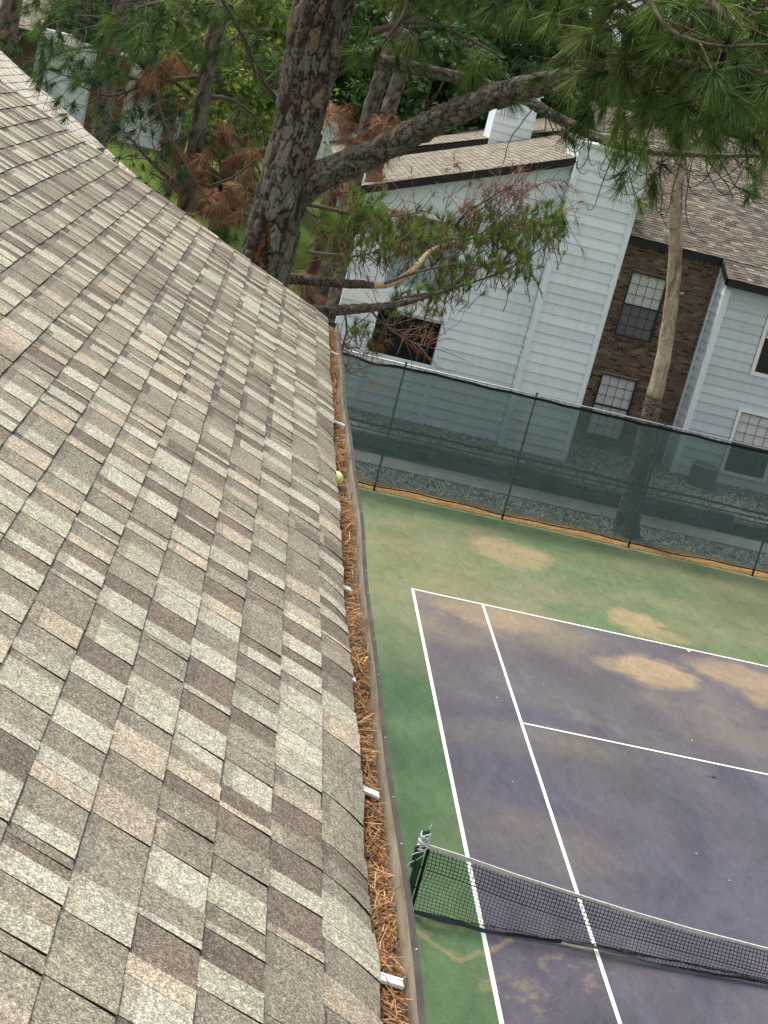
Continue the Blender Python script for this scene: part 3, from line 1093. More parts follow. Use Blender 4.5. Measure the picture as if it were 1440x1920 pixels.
CELL, NR = .0455, 20
xs_n = np.arange(-.80, 7.6, CELL)
grid = np.array([[net_pt(x + .010 * math.sin(r_ * .5 + x * 1.3), .04 + r_ * CELL * .97) for r_ in range(NR + 1)] for x in xs_n])
mb = MB()
for i in range(len(xs_n)):
    for r_ in range(NR):
        w = .0062 if r_ < 6 else .0042
        mb.bar(grid[i, r_], grid[i, r_ + 1], w, w, (0, 1, .01), (1, 1, 1))
for r_ in range(NR + 1):
    for i in range(len(xs_n) - 1):
        w = .0062 if r_ < 6 else .0042
        if r_ == 6: w = .009
        mb.bar(grid[i, r_], grid[i + 1, r_], w, w, (0, 1, .01), (1, 1, 1))
o = mb.build('netting', M['net_cord'], net)
tag(o, kind='stuff')
mb = MB()
xb = np.linspace(-.86, 11.8, 120)
for i in range(len(xb) - 1):
    for s_ in (-1, 1):
        A = np.array([xb[i], s_ * .010, ztop(xb[i])]); B = np.array([xb[i + 1], s_ * .010, ztop(xb[i + 1])])
        lo = np.array([0, s_ * .004, -.047])
        mb.quad(A, B, B + lo, A + lo)
    A = np.array([xb[i], -.010, ztop(xb[i])]); B = np.array([xb[i + 1], -.010, ztop(xb[i + 1])])
    mb.quad(A, B, B + np.array([0, .02, 0]), A + np.array([0, .02, 0]))
mb.build('headband', M['net_band'], net)
mb = MB()
mb.tube([(-.86, 0, .955), (-.84, 0, .90), (11.8, 0, .90)][:2], .006, 6)
mb.build('cable', M['steel'], net)
mb = MB()
mb.box((-.825, 0, .46), (.035, .012, .86), None)
for zz_ in (.84, .62, .36, .10):
    mb.tube([(-.83, -.01, zz_), (-.86, -.05, zz_ + .01), (-.885, -.045, zz_ + .02)], .009, 6)
mb.build('side_band', M['net_cord'], net)
mb = MB()
xf = np.linspace(-.82, 7.5, 90)
for i in range(len(xf) - 1):
    A, B = net_pt(xf[i], .945), net_pt(xf[i + 1], .945)
    w_ = np.array([0, -.012, -.050]) if xf[i] < .9 else np.array([0, -.03, -.018])
    mb.quad(A, B, np.maximum(B + w_, [-9, -9, .008]), np.maximum(A + w_, [-9, -9, .008]))
mb.build('foot_band', M['net_foot'], net)

# dry leaf and small bits on the court
lf = atZ(1337, 1457, 0)
mb = MB()
mb.add([lf + np.array(q) for q in [(-.06, -.015, .012), (0, -.036, .03), (.06, .01, .015), (.01, .036, .032), (0, 0, .012)]], [(0, 1, 4), (1, 2, 4), (2, 3, 4), (3, 0, 4)], (.20, .07, .04))
mb.tube([lf + np.array([-.06, -.015, .012]), lf + np.array([-.10, -.02, .01])], .005, 5, (.12, .06, .04))
tag(mb.build('dry_leaf', M['tinted']), 'curled reddish dry leaf lying on the purple court', 'leaf')
V, C3 = [], []
for k in range(80):
    x, y = rr.uniform(-2.4, 8.5), rr.uniform(-2.5, 17.5)
    s_ = rr.uniform(.008, .022)
    a = rr.uniform(0, 6.3)
    g = rr.choice([.65, .5, .55, .12, .1])
    V += [(x + s_ * math.cos(a), y + s_ * math.sin(a), .008), (x - s_ * .6 * math.sin(a), y + s_ * math.cos(a), .014), (x - s_ * math.cos(a), y - s_ * math.sin(a), .008), (x + s_ * .6 * math.sin(a), y - s_ * math.cos(a), .010)]
    C3.append((g, g * .95, g * .85))
tag(quads_mesh('debris', np.array(V), C3, M['tinted']), 'tiny pale crumbs scattered over the court', 'debris', kind='stuff')

# ------------------------------------------------------------------ fence
FY = 18.40
fence = thing('chain_link_fence', (4, FY, 0), 'tall tennis court fence with a teal see-through windscreen', 'fence')
for x in (-6.53, -3.48, -.43, 2.61, 5.66, 8.72, 11.77, 14.8):
    mb = MB()
    mb.tube([(x, FY, 0), (x, FY, 3.03)], .025, 12)
    mb.tube([(x, FY, 3.03), (x, FY, 3.07)], [.028, .012], 12)
    mb.tube([(x, FY, .985), (x, FY, 1.045)], .030, 12)
    mb.build('post', M['post_green'], fence, True)
mb = MB(); mb.tube([(-8, FY, 3.0), (16, FY, 3.0)], .017, 12)
mb.build('top_rail', M['steel'], fence, True)
mb = MB(); mb.tube([(-8, FY, 1.38), (16, FY, 1.38)], .021, 12)
mb.build('mid_rail', M['post_green'], fence, True)
# a second dark bar along the fence, above the mid rail
mb = MB()
xw = np.linspace(-8, 16, 90)
for i in range(89):
    zt_ = lambda x: 1.52 + .012 * math.sin(x * 2.1)
    mb.bar((xw[i], FY - .012, zt_(xw[i])), (xw[i + 1], FY - .012, zt_(xw[i + 1])), .012, .055)
mb.build('screen_dark_bar', M['post_green'], fence)
mb = MB()
xw = np.linspace(-8, 16, 160)


def scr_top(x):
    s_ = .006 * math.sin(x * 3.3) + .006 * math.sin(x * 7.1)
    drop = .07 * math.exp(-((x + 1.15) / .40) ** 2)
    return 2.962 + s_ - drop


def scr_bot(x):
    return .17 + .02 * math.sin(x * 1.7) + .012 * math.sin(x * 4.4)


for i in range(159):
    a, b = xw[i], xw[i + 1]
    ya = lambda x, k: FY - .048 + .020 * math.sin(x * 2.06 + k * 1.2) + .008 * math.sin(x * 6.7 - k * 1.9)
    for k in range(6):
        za0, za1 = [scr_bot(a) + (scr_top(a) - scr_bot(a)) * q / 6 for q in (k, k + 1)]
        zb0, zb1 = [scr_bot(b) + (scr_top(b) - scr_bot(b)) * q / 6 for q in (k, k + 1)]
        mb.quad((a, ya(a, k), za0), (b, ya(b, k), zb0), (b, ya(b, k + 1), zb1), (a, ya(a, k + 1), za1))
mb.build('windscreen', M['screen'], fence, True)
for nm_, fz, hh in (('screen_hem', scr_top, .06), ('screen_hem', scr_bot, .03)):
    mb = MB()
    for i in range(159):
        a, b = xw[i], xw[i + 1]
        mb.quad((a, FY - .080, fz(a) - hh), (b, FY - .080, fz(b) - hh), (b, FY - .080, fz(b)), (a, FY - .080, fz(a)))
    mb.build(nm_, M['net_cord'], fence)
# zip ties along the top and the wire mesh that shows above the sagging hem
mb = MB()
x = -7.9
while x < 15.9:
    mb.bar((x, FY - .02, 2.99), (x + rr.uniform(-.04, .04), FY + .0, scr_top(x) - .02), .012, .012, (0, 1, 0), (.02, .02, .02))
    x += rr.uniform(.10, .28)
tag(mb.build('tie_wires', M['net_cord'], fence), kind='stuff')
mb = MB()
pitch_ = .055
for k in range(int(24 / pitch_)):
    x0 = -8 + k * pitch_
    for s_ in (-1, 1):
        z0 = 2.83
        n_ = 4
        pts = [(x0 + s_ * (pitch_ / 2) * q / 1.0 * 1.0, FY + .004 * s_, z0 + q * pitch_) for q in range(n_)]
        mb.tube(pts, .0020, 3, cap=False)
mb.build('wire_mesh', M['steel'], fence)

# ------------------------------------------------------------------ apartment building
apt = thing('apartment_building', (4, 26, .5), 'pale blue-grey and brick two-storey apartment building with brown roofs behind the fence', 'building')


def board(parent, A, u, nrm, x0b, x1b, x0t, x1t, z, h, mat, lap=.036):
    """one lap board: A origin, u along, nrm outwards; bottom edge stands proud"""
    A, u, nrm = np.asarray(A, float), np.asarray(u, float), np.asarray(nrm, float)
    zb, zt_ = np.array([0, 0, z]), np.array([0, 0, z + h])
    V = [A + u * x0b + zb + nrm * lap, A + u * x1b + zb + nrm * lap, A + u * x1t + zt_ + nrm * .003, A + u * x0t + zt_ + nrm * .003,
         A + u * x0b + zb - nrm * .01, A + u * x1b + zb - nrm * .01, A + u * x1t + zt_ - nrm * .01, A + u * x0t + zt_ - nrm * .01]
    mb = MB()
    g_ = rr.uniform(.90, 1.04)
    mb.add(V, [(0, 1, 2, 3), (0, 4, 5, 1), (0, 3, 7, 4), (1, 5, 6, 2)], (g_, g_, g_ * rr.uniform(.985, 1.01)))
    return mb.build('siding_board', M[mat], parent)


def siding(parent, A, u, nrm, L, z0, top, holes=(), mat='siding', h=.262):
    """rows of boards between z0 and top(x); holes are (x0,x1,z0,z1) left open"""
    z = z0
    xs_ = np.linspace(0, L, 241)
    tz = np.array([top(x) for x in xs_])
    while z < tz.max() - .02:
        hh = min(h, tz.max() - z)
        ok = xs_[tz > z + .005]
        okt = xs_[tz > z + hh - .004]
        if len(ok) < 2: break
        b0, b1 = ok[0], ok[-1]
        t0, t1 = (okt[0], okt[-1]) if len(okt) > 1 else (b1 - .01 if tz[-1] > tz[0] else b0, b1 if tz[-1] > tz[0] else b0 + .01)
        cuts = [(b0, b1, t0, t1)]
        for (hx0, hx1, hz0, hz1) in holes:
            if hz0 < z + hh * .5 < hz1:
                new = []
                for (p0, p1, q0, q1) in cuts:
                    if hx1 <= p0 or hx0 >= p1: new.append((p0, p1, q0, q1)); continue
                    if hx0 > p0 + .02: new.append((p0, hx0, q0, max(q0, hx0)))
                    if hx1 < p1 - .02: new.append((hx1, p1, min(q1, hx1), q1))
                cuts = new
        spl = []
        for (p0, p1, q0, q1) in cuts:
            if min(p1, q1) - max(p0, q0) > 3.0:
                m_ = max(p0, q0) + (min(p1, q1) - max(p0, q0)) * rr.uniform(.25, .75)
                spl += [(p0, m_ - .004, q0, m_ - .004), (m_ + .004, p1, m_ + .004, q1)]
            else: spl.append((p0, p1, q0, q1))
        for (p0, p1, q0, q1) in spl:
            board(parent, A, u, nrm, p0, p1, q0, q1, z, hh, mat)
        z += hh


def backing(mb, x0, x1, y0, y1, z0, z1, holes):
    cuts = sorted(set([z0, z1] + [h[2] for h in holes] + [h[3] for h in holes]))
    for a, b in zip(cuts[:-1], cuts[1:]):
        m = (a + b) / 2
        xs_ = x0
        for h in sorted(h for h in holes if h[2] < m < h[3]):
            mb.bx(xs_, h[0], y0, y1, a, b); xs_ = h[1]
        mb.bx(xs_, x1, y0, y1, a, b)


def window(parent, x0, x1, z0, z1, Y, cols, rows, frame='frame_black', fw=.05, blind=1.0, screen=True, cut=None, back=.10):
    """sash window facing -Y; frame bars, two sashes, muntins, pane and blind"""
    w = bpy.data.objects.new('window', None)
    COL.objects.link(w)
    w.parent = parent
    w.matrix_parent_inverse = parent_world(parent).inverted()
    w.location = ((x0 + x1) / 2, Y, z0)
    zm = (z0 + z1) / 2
    mb = MB()
    mb.bx(x0, x0 + fw, Y - .03, Y + .04, z0, z1); mb.bx(x1 - fw, x1, Y - .03, Y + .04, z0, z1)
    mb.bx(x0 + fw, x1 - fw, Y - .032, Y + .04, z1 - fw, z1); mb.bx(x0 + fw, x1 - fw, Y - .034, Y + .04, z0, z0 + fw)
    mb.build('frame', M[frame], w)
    mb = MB()
    mb.bx(x0 + fw, x1 - fw, Y + .0, Y + .03, zm - .022, zm + .022)
    if frame != 'frame_black':
        s_ = .022
        for (a, b) in ((x0 + fw, x0 + fw + s_), (x1 - fw - s_, x1 - fw)): mb.bx(a, b, Y + .002, Y + .028, z0 + fw, z1 - fw)
        mb.bx(x0 + fw + s_, x1 - fw - s_, Y + .003, Y + .028, z0 + fw, z0 + fw + s_)
        mb.bx(x0 + fw + s_, x1 - fw - s_, Y + .003, Y + .028, z1 - fw - s_, z1 - fw)
    mb.build('sash', M['frame_black'], w)
    mb = MB()
    for k in range(1, cols):
        xx_ = x0 + fw + (x1 - x0 - 2 * fw) * k / cols
        mb.bx(xx_ - .0055, xx_ + .0055, Y + .010, Y + .024, z0 + fw, z1 - fw)
    for k in range(1, rows):
        zz_ = z0 + fw + (z1 - z0 - 2 * fw) * k / rows
        if abs(zz_ - zm) > .05: mb.bx(x0 + fw, x1 - fw, Y + .011, Y + .023, zz_ - .0055, zz_ + .0055)
    if mb.f: mb.build('muntins', M['frame_black'], w)
    mb = MB(); mb.quad((x0 + fw, Y + .018, z0 + fw), (x1 - fw, Y + .018, z0 + fw), (x1 - fw, Y + .018, z1 - fw), (x0 + fw, Y + .018, z1 - fw))
    mb.build('pane', M['glass'], w)
    if screen:
        mb = MB(); mb.quad((x0 + fw, Y + .002, z0 + fw), (x1 - fw, Y + .002, z0 + fw), (x1 - fw, Y + .002, zm), (x0 + fw, Y + .002, zm))
        mb.build('insect_screen', M['insect'], w)
    if blind > 0:
        mb = MB()
        zz_ = z1 - fw - .03
        while zz_ > z1 - fw - (z1 - z0) * blind:
            c = np.array([(x0 + x1) / 2, Y + .062, zz_])
            ax = (np.array([1, 0, 0]), unit((0, .55, 1)), unit((0, 1, -.55)))
            mb.box(c, (x1 - x0 - 2 * fw - .02, .047, .002), ax)
            zz_ -= .050
        mb.build('blind', M['blind'], w)
    mb = MB(); mb.quad((x0, Y + back + .06, z0), (x1, Y + back + .06, z0), (x1, Y + back + .06, z1), (x0, Y + back + .06, z1))  # near-black panel: the unlit room behind the glass as colour
    mb.build('interior', M['painted_shade'], w)
    return w


# --- left gable wall with the balcony openings (plane Y = 24)
LY = 24.0
rake = lambda X: 6.2 + (X + 1.86) * .3843
lw = MB()
# backing wall pieces behind the boards, leaving the two openings clear
for (a, b, z0, z1) in ((-1.86, -.85, .3, 5.9), (.83, 3.05, .3, 5.9), (-.85, .83, .3, 2.05), (-.85, .83, 3.4, 3.9)):
    lw.bx(a, b, LY + .012, LY + .16, z0, z1)
lw.add([(-1.86, LY + .012, 5.9), (3.05, LY + .012, 5.9), (3.05, LY + .012, rake(3.05)), (-1.86, LY + .012, rake(-1.86)),
        (-1.86, LY + .16, 5.9), (3.05, LY + .16, 5.9), (3.05, LY + .16, rake(3.05)), (-1.86, LY + .16, rake(-1.86))],
       [(0, 1, 2, 3), (7, 6, 5, 4), (0, 4, 5, 1), (3, 2, 6, 7)])
leftwall = lw.build('gable_wall', M['siding'], apt)
siding(leftwall, (-1.86, LY, 0), (1, 0, 0), (0, -1, 0), 4.86, .60, lambda x: rake(x - 1.86), [(1.01, 2.69, 2.05, 3.62), (.06, 2.69, 3.88, 5.9)])
mb = MB()
for X in (.83,):
    mb.bx(X, X + .10, LY - .046, LY + .01, .6, 5.82)
mb.build('corner_trim', M['siding'], apt)
mb = MB(); mb.bx(-.95, -.85, LY - .045, LY + .01, .6, 3.37)
mb.build('corner_trim', M['siding'], apt)
mb = MB(); mb.bx(-1.86, .96, LY - .07, LY + .02, 3.36, 3.74)
mb.build('balcony_beam', M['white_paint'], apt)
mb = MB(); mb.bx(-1.86, .96, LY - .05, LY + .02, 5.82, 5.90)
mb.build('soffit_trim', M['white_paint'], apt)
# balcony recess, and a near-black panel painting the patio opening's shade
mb = MB()
mb.bx(-1.8, 2.9, 25.3, 25.4, .3, 6.2)
mb.bx(-1.80, 2.9, 24.17, 26.6, 3.25, 3.37)
mb.build('balcony_back_wall', M['siding'], apt)
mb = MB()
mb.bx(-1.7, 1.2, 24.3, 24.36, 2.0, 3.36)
mb.build('patio_painted_shade', M['painted_shade'], apt)
mb = MB()
for (a, b) in ((.42, .48), (.62, .68)):
    mb.bx(a, b, 24.22, 24.27, 2.06, 3.36)
mb.build('door_frame', plain('bronze door frame', (.06, .055, .055), .5, .4), apt)
# --- chimney shaft (front plane Y = 23.5)
ch = MB()
ch.bx(3.06, 4.74, 23.512, 25.6, .3, 8.50)
chim = ch.build('chimney', M['siding'], apt)
siding(chim, (3.06, 23.5, 0), (1, 0, 0), (0, -1, 0), 1.68, .60, lambda x: 8.45)
siding(chim, (3.05, 24.0, 0), (0, -1, 0), (-1, 0, 0), .49, .60, lambda x: 8.45)
siding(chim, (4.75, 23.512, 0), (0, 1, 0), (1, 0, 0), 2.08, .60, lambda x: 8.45)
mb = MB()
mb.bx(3.03, 3.13, 23.44, 23.47, .6, 8.5)
mb.bx(3.00, 3.03, 23.44, 23.53, .6, 8.5)
mb.build('corner_trim', M['siding'], chim)
mb = MB(); mb.bx(4.68, 4.79, 23.44, 23.47, .6, 8.5); mb.bx(4.79, 4.82, 23.44, 23.53, .6, 8.5)
mb.build('corner_trim', M['siding'], chim)
mb = MB()
mb.bx(3.0, 4.80, 23.44, 25.66, 8.50, 8.58)
mb.bx(3.55, 4.25, 24.2, 24.9, 8.58, 8.85)
mb.build('chimney_cap', M['siding_wing'], chim)

# --- brick bay (plane Y = 26.2)
BY = 26.2
bw = MB()
backing(bw, 4.5, 8.2, BY + .012, BY + .25, .3, 6.45, [(5.78, 6.82, 3.80, 5.58), (5.76, 6.80, .95, 2.70)])
brickwall = bw.build('brick_wall', M['mortar'], apt)
W1 = (5.78, 6.82, 3.80, 5.58)
W2 = (5.76, 6.80, .95, 2.70)
BT = [((.150, .100, .070), 4), ((.112, .076, .056), 3), ((.048, .042, .039), 2.0), ((.190, .128, .085), 2.5), ((.24, .175, .125), 1.2)]
bmesh_cache = {}


def brick_mesh(k, soldier):
    key = (k, soldier)
    if key not in bmesh_cache:
        w, h = (.057, .20) if soldier else (.203, .0575)
        mb = MB()
        d, c = .010, .004
        V = [(-w / 2, 0, -h / 2), (w / 2, 0, -h / 2), (w / 2, 0, h / 2), (-w / 2, 0, h / 2)]
        Fv = [(-w / 2 + c, -d, -h / 2 + c), (w / 2 - c, -d, -h / 2 + c), (w / 2 - c, -d, h / 2 - c), (-w / 2 + c, -d, h / 2 - c)]
        mb.add(V + Fv, [(4, 5, 6, 7), (0, 1, 5, 4), (1, 2, 6, 5), (2, 3, 7, 6), (3, 0, 4, 7)], BT[k][0])
        bmesh_cache[key] = mb
    return bmesh_cache[key]


bpos, bcut = [], []
row, z = 0, .62
while z < 6.20:
    sold = z > 6.08
    x = 5.0 + (.1065 if row % 2 else 0)
    while x < 8.18:
        if not any(q[0] - .10 < x < q[1] + .10 and q[2] - .03 < z < q[3] + .03 for q in (W1, W2)):
            bpos.append((x, z, False))
        else:
            for q in (W1, W2):
                if q[2] - .03 < z < q[3] + .03:
                    for (u0, u1) in ((x - .1015, min(x + .1015, q[0] - .006)), (max(x - .1015, q[1] + .006), x + .1015)):
                        if u1 - u0 > .035 and u1 - u0 < .2: bcut.append((u0, u1, z))
        x += .213
    z += .0675
    row += 1
x = 5.0
while x < 8.18:
    bpos.append((x, 6.30, True))
    x += .0675
bshow = []
for k, (x, z, s_) in enumerate(bpos):
    q = project((x, BY, z))[0]
    hidden = z < 2.95 or x < 5.5 or q[0] > 1455
    bshow.append((hidden, -z if not s_ else -6.0, k))
bshow.sort()
chosen = set(k for (_, _, k) in bshow[:300])
left_b = MB()
shared = {}
for k, (x, z, s_) in enumerate(bpos):
    tk = rr.choices(range(5), [w for _, w in BT])[0]
    src = brick_mesh(tk, s_)
    jit = rr.uniform(-.003, .003)
    if k in chosen:
        key = (tk, s_)
        if key not in shared:
            o = src.build('brick', M['brick'], brickwall)
            shared[key] = o.data
        else:
            o = link('brick', shared[key], brickwall)
        o.location = (x, BY + .012 + jit, z)
    else:
        c = tuple(q * rr.uniform(.85, 1.15) for q in BT[tk][0])
        left_b.add([(a + x, b + BY + .012 + jit, c_z + z) for (a, b, c_z) in src.v], src.f, c)
for (u0, u1, z) in bcut:
    left_b.bx(u0, u1, BY + .002, BY + .02, z - .0287, z + .0287, BT[rr.choice([0, 0, 1, 2, 3])][0])
tag(left_b.build('bricks', M['brick'], brickwall), kind='stuff')
# brick sills, recess edges and windows
for (x0, x1, z0, z1) in (W1, W2):
    window(apt, x0, x1, z0, z1, BY - .012, 4, 6, 'frame_black', .032, 1.0, z0 > 2)
    x = x0 - .02
    sill = MB()
    while x < x1:
        sill.bx(x, x + .095, BY - .05, BY + .05, z0 - .075, z0 - .004, BT[rr.randrange(2)][0])
        x += .104
    sill.build('brick_sill', M['brick'], brickwall)

# --- projecting wing on the right (front plane Y = 25.3)
WY = 25.3
wg = MB()
backing(wg, 8.20, 15, WY + .012, WY + .25, .3, 5.96, [(9.46, 10.86, .88, 2.80), (9.46, 10.86, 3.70, 5.54)])
wg.bx(8.20, 8.4, WY + .25, 33, .3, 5.8)
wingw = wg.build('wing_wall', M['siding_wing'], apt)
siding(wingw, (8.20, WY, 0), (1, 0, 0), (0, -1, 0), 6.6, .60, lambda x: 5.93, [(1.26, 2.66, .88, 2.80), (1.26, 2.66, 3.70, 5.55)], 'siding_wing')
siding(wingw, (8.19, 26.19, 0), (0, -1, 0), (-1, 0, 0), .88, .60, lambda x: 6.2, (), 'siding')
mb = MB()
mb.bx(8.16, 8.30, WY - .07, WY - .038, .6, 5.80)
mb.bx(8.128, 8.16, WY - .07, WY + .05, .6, 5.88)
mb.build('corner_trim', M['siding'], wingw)
mb = MB(); mb.bx(8.10, 8.15, 26.09, 26.185, .6, 6.25)
mb.build('corner_trim', M['siding'], wingw)
window(apt, 9.48, 10.84, .88, 2.78, WY - .02, 4, 6, 'white_trim', .105, .45)
window(apt, 9.48, 10.84, 3.72, 5.52, WY - .02, 4, 6, 'white_trim', .105, .35)
# pale curtain behind the upper half of the lower window
mb = MB(); mb.bx(9.58, 10.74, WY + .09, WY + .10, 1.80, 2.70)
mb.build('curtain', M['blind'], apt)

# --- fascias and eaves
for boxes in (((4.84, 8.05, 25.93, 25.96, 6.32, 6.50), (4.84, 8.05, 25.96, 26.19, 6.36, 6.40)), ((8.05, 15, 24.95, 24.98, 5.88, 6.07), (8.05, 15, 24.98, 25.22, 5.90, 5.93))):
    mb = MB()
    for q in boxes: mb.bx(*q)
    mb.build('fascia', M['black_trim'], apt)
mb = MB()
mb.add([(8.05, 24.98, 5.90), (8.05, 25.96, 6.32), (8.05, 25.96, 6.50), (8.05, 24.98, 6.08), (8.01, 24.98, 5.90), (8.01, 25.96, 6.32), (8.01, 25.96, 6.50), (8.01, 24.98, 6.08)],
       [(0, 1, 2, 3), (7, 6, 5, 4), (0, 4, 5, 1), (3, 2, 6, 7)])
mb.build('fascia', M['black_trim'], apt)
mb = MB()
mb.bar((-2.05, 23.68, rake(-2.05) - .02), (3.04, 23.68, rake(3.04) - .02), .03, .20)
mb.bar((-2.05, 23.83, rake(-2.05) - .10), (3.04, 23.83, rake(3.04) - .10), .28, .02)
mb.build('fascia', M['black_trim'], apt)


# --- roofs of the apartment building: joined rows of tabs
def far_roof(name, O, e, v, L, A, parent, wmin=.12, wmax=.34, clip=None, boost=1.0, mix_=(3, 2.6, 3, 3, 2.6, 1.8), k_=.5):
    f_ = RoofFrame(O, e, v)
    mb = MB()
    mb.quad(f_.P(0, 0, -.012), f_.P(0, L, -.012), f_.P(A, L, -.012), f_.P(A, 0, -.012), (.10, .09, .075))
    base = mb.build(name, [M['shingle_far']], parent)
    mb = MB()
    for i in range(int(A / EX)):
        b = -rr.uniform(0, .1)
        raised = False
        while b < L:
            w = rr.uniform(wmin, wmax)
            b0, b1 = max(b, 0), min(b + w, L)
            b += w
            if b1 - b0 < .02: continue
            if clip and not clip(f_.P(EX * i, (b0 + b1) / 2)): continue
            nm = rr.choices(['tan', 'light', 'mid', 'olive', 'brown', 'dark'], mix_)[0]
            c = tuple(boost * (k_ * x + (1 - k_) * y) for x, y in zip(tone(nm, rr), (.275, .235, .19)))
            h = .016 if raised else .008
            raised = not raised
            q = [f_.P(EX * i, b0, h), f_.P(EX * i, b1, h), f_.P(EX * (i + 1) + .01, b1, .002), f_.P(EX * (i + 1) + .01, b0, .002), f_.P(EX * i, b0, -.005), f_.P(EX * i, b1, -.005)]
            mb.add(q, [(0, 1, 2, 3)], c)
            mb.add([q[4], q[5], q[1], q[0]], [(0, 1, 2, 3)], (.02, .02, .02), 1)
    tag(mb.build('shingles', [M['shingle_far'], M['asphalt_edge']], base), kind='stuff')
    return base


sl = unit((0, 1, .43))
far_roof('main_roof', (4.76, 25.90, 6.50), (1, 0, 0), sl, 10.5, 8.2, apt, .16, .36, mix_=(2.2, 1.0, 3, 2, 5, 2), boost=.64, k_=.8)
far_roof('wing_roof', (8.03, 24.93, 6.085), (1, 0, 0), sl, 7.2, 1.05, apt, .16, .36, mix_=(2.2, 1.0, 3, 2, 5, 2), boost=.64, k_=.8)
mb = MB(); mb.quad((4.76, 33.4, 9.75), (15.2, 33.4, 9.75), (15.2, 41, 6.5), (4.76, 41, 6.5), (.15, .13, .1))
mb.build('back_roof', M['shingle_far'], apt)
# left roof rises towards the chimney; courses run away from us
su = unit((1, 0, .3843))
z_at = lambda X: rake(X) + .07
far_roof('gable_roof', (-2.08, 23.66, z_at(-2.08)), (0, 1, 0), su, 9.3, 7.6, apt, .16, .40, boost=.88, mix_=(4, 4, 2, 3, 1, .5))
far_roof('stepped_roof', (-2.6, 33.0, z_at(-2.6) + .30), (0, 1, 0), unit((1, 0, .36)), 8.5, 8.0, apt, .16, .40, boost=.92, mix_=(4, 4, 2, 3, 1, .5))
mb = MB()
mb.add([(-2.6, 32.98, z_at(-2.6) - .10), (1.93, 32.98, z_at(1.93) - .1), (1.93, 32.98, z_at(1.93) + .15), (-2.6, 32.98, z_at(-2.6) + .27), (-2.6, 33.02, z_at(-2.6) - .1), (1.93, 33.02, z_at(1.93) - .1), (1.93, 33.02, z_at(1.93) + .15), (-2.6, 33.02, z_at(-2.6) + .27)],
       [(0, 1, 2, 3), (1, 5, 6, 2), (3, 2, 6, 7)])
mb.build('step_fascia', M['black_trim'], apt)
mb = MB()
mb.bx(-1.84, -1.70, 24.17, 33, .3, 6.0)
mb.bx(-1.84, 5.0, 33.1, 33.2, .3, 6.2)
mb.bx(3.0, 4.6, 25.6, 33, .3, 7.8)
mb.build('side_wall', M['siding'], apt)

# the second chimney shaft, far behind the ridge
ch2 = thing('far_chimney', (2.6, 33.5, 6), 'square pale-sided chimney shaft standing behind the gable roof ridge', 'chimney')
mb = MB(); mb.bx(1.92, 3.16, 33.0, 34.6, 6.0, 9.45)
cs = mb.build('shaft', M['siding'], ch2)
siding(cs, (1.92, 32.985, 0), (1, 0, 0), (0, -1, 0), 1.24, 6.6, lambda x: 9.4)
mb = MB(); mb.bx(1.86, 3.22, 32.93, 34.66, 9.45, 9.53)
mb.build('chimney_cap', M['siding_wing'], ch2)

# --- condenser unit
acp = np.array([8.72, 24.15, .585])
ac = thing('air_conditioner', tuple(acp), 'round dark air conditioner condenser standing on a pad by the wing', 'air conditioner')
mb = MB(); mb.bx(acp[0] - .5, acp[0] + .5, acp[1] - .5, acp[1] + .5, acp[2] - .05, acp[2] + .05)
mb.build('pad', M['concrete'], ac)
mb = MB()
for k in range(15):
    z = acp[2] + .06 + k * .037
    mb.tube([(acp[0], acp[1], z), (acp[0], acp[1], z + .022)], [.375, .36], 24)
mb.tube([(acp[0], acp[1], acp[2] + .05), (acp[0], acp[1], acp[2] + .61)], .345, 24)
mb.build('louvre_body', M['ac'], ac)
mb = MB()
th = np.linspace(0, 2 * math.pi, 33)
mb.tube(np.stack([acp[0] + .36 * np.cos(th), acp[1] + .36 * np.sin(th), 0 * th + acp[2] + .63], -1), .022, 8, cap=False)
mb.build('top_rim', M['concrete'], ac)
mb = MB()
for rr_ in (.10, .17, .24, .31):
    mb.tube(np.stack([acp[0] + rr_ * np.cos(th), acp[1] + rr_ * np.sin(th), 0 * th + acp[2] + .63], -1), .004, 4, cap=False)
for k in range(6):
    a = k * math.pi / 3
    mb.tube([(acp[0], acp[1], acp[2] + .64), (acp[0] + .35 * math.cos(a), acp[1] + .35 * math.sin(a), acp[2] + .63)], .005, 4)
mb.build('fan_guard', M['ac'], ac)
#TREES#

# ================================================================== trees
def smooth_path(pts, n):
    pts = np.asarray(pts, float)
    d = np.concatenate([[0], np.cumsum(np.linalg.norm(np.diff(pts[:, :3], axis=0), axis=1))])
    t_ = np.linspace(0, d[-1], n)
    m = np.gradient(pts, d, axis=0)
    i = np.clip(np.searchsorted(d, t_) - 1, 0, len(d) - 2)
    h = (d[i + 1] - d[i])[:, None]
    u = ((t_ - d[i])[:, None]) / h
    p0, p1, m0, m1 = pts[i], pts[i + 1], m[i] * h, m[i + 1] * h
    return (2 * u ** 3 - 3 * u ** 2 + 1) * p0 + (u ** 3 - 2 * u ** 2 + u) * m0 + (-2 * u ** 3 + 3 * u ** 2) * p1 + (u ** 3 - u ** 2) * m1


def frames(pts):
    T = np.gradient(pts, axis=0)
    T /= np.linalg.norm(T, axis=1)[:, None]
    N = np.zeros_like(T)
    ref = np.array([0, 1.0, 0]) if abs(T[0][1]) < .8 else np.array([1.0, 0, 0])
    n = unit(np.cross(T[0], ref))
    for i in range(len(pts)):
        n = unit(n - T[i] * (n @ T[i]))
        N[i] = n
    return T, N, np.cross(T, N)


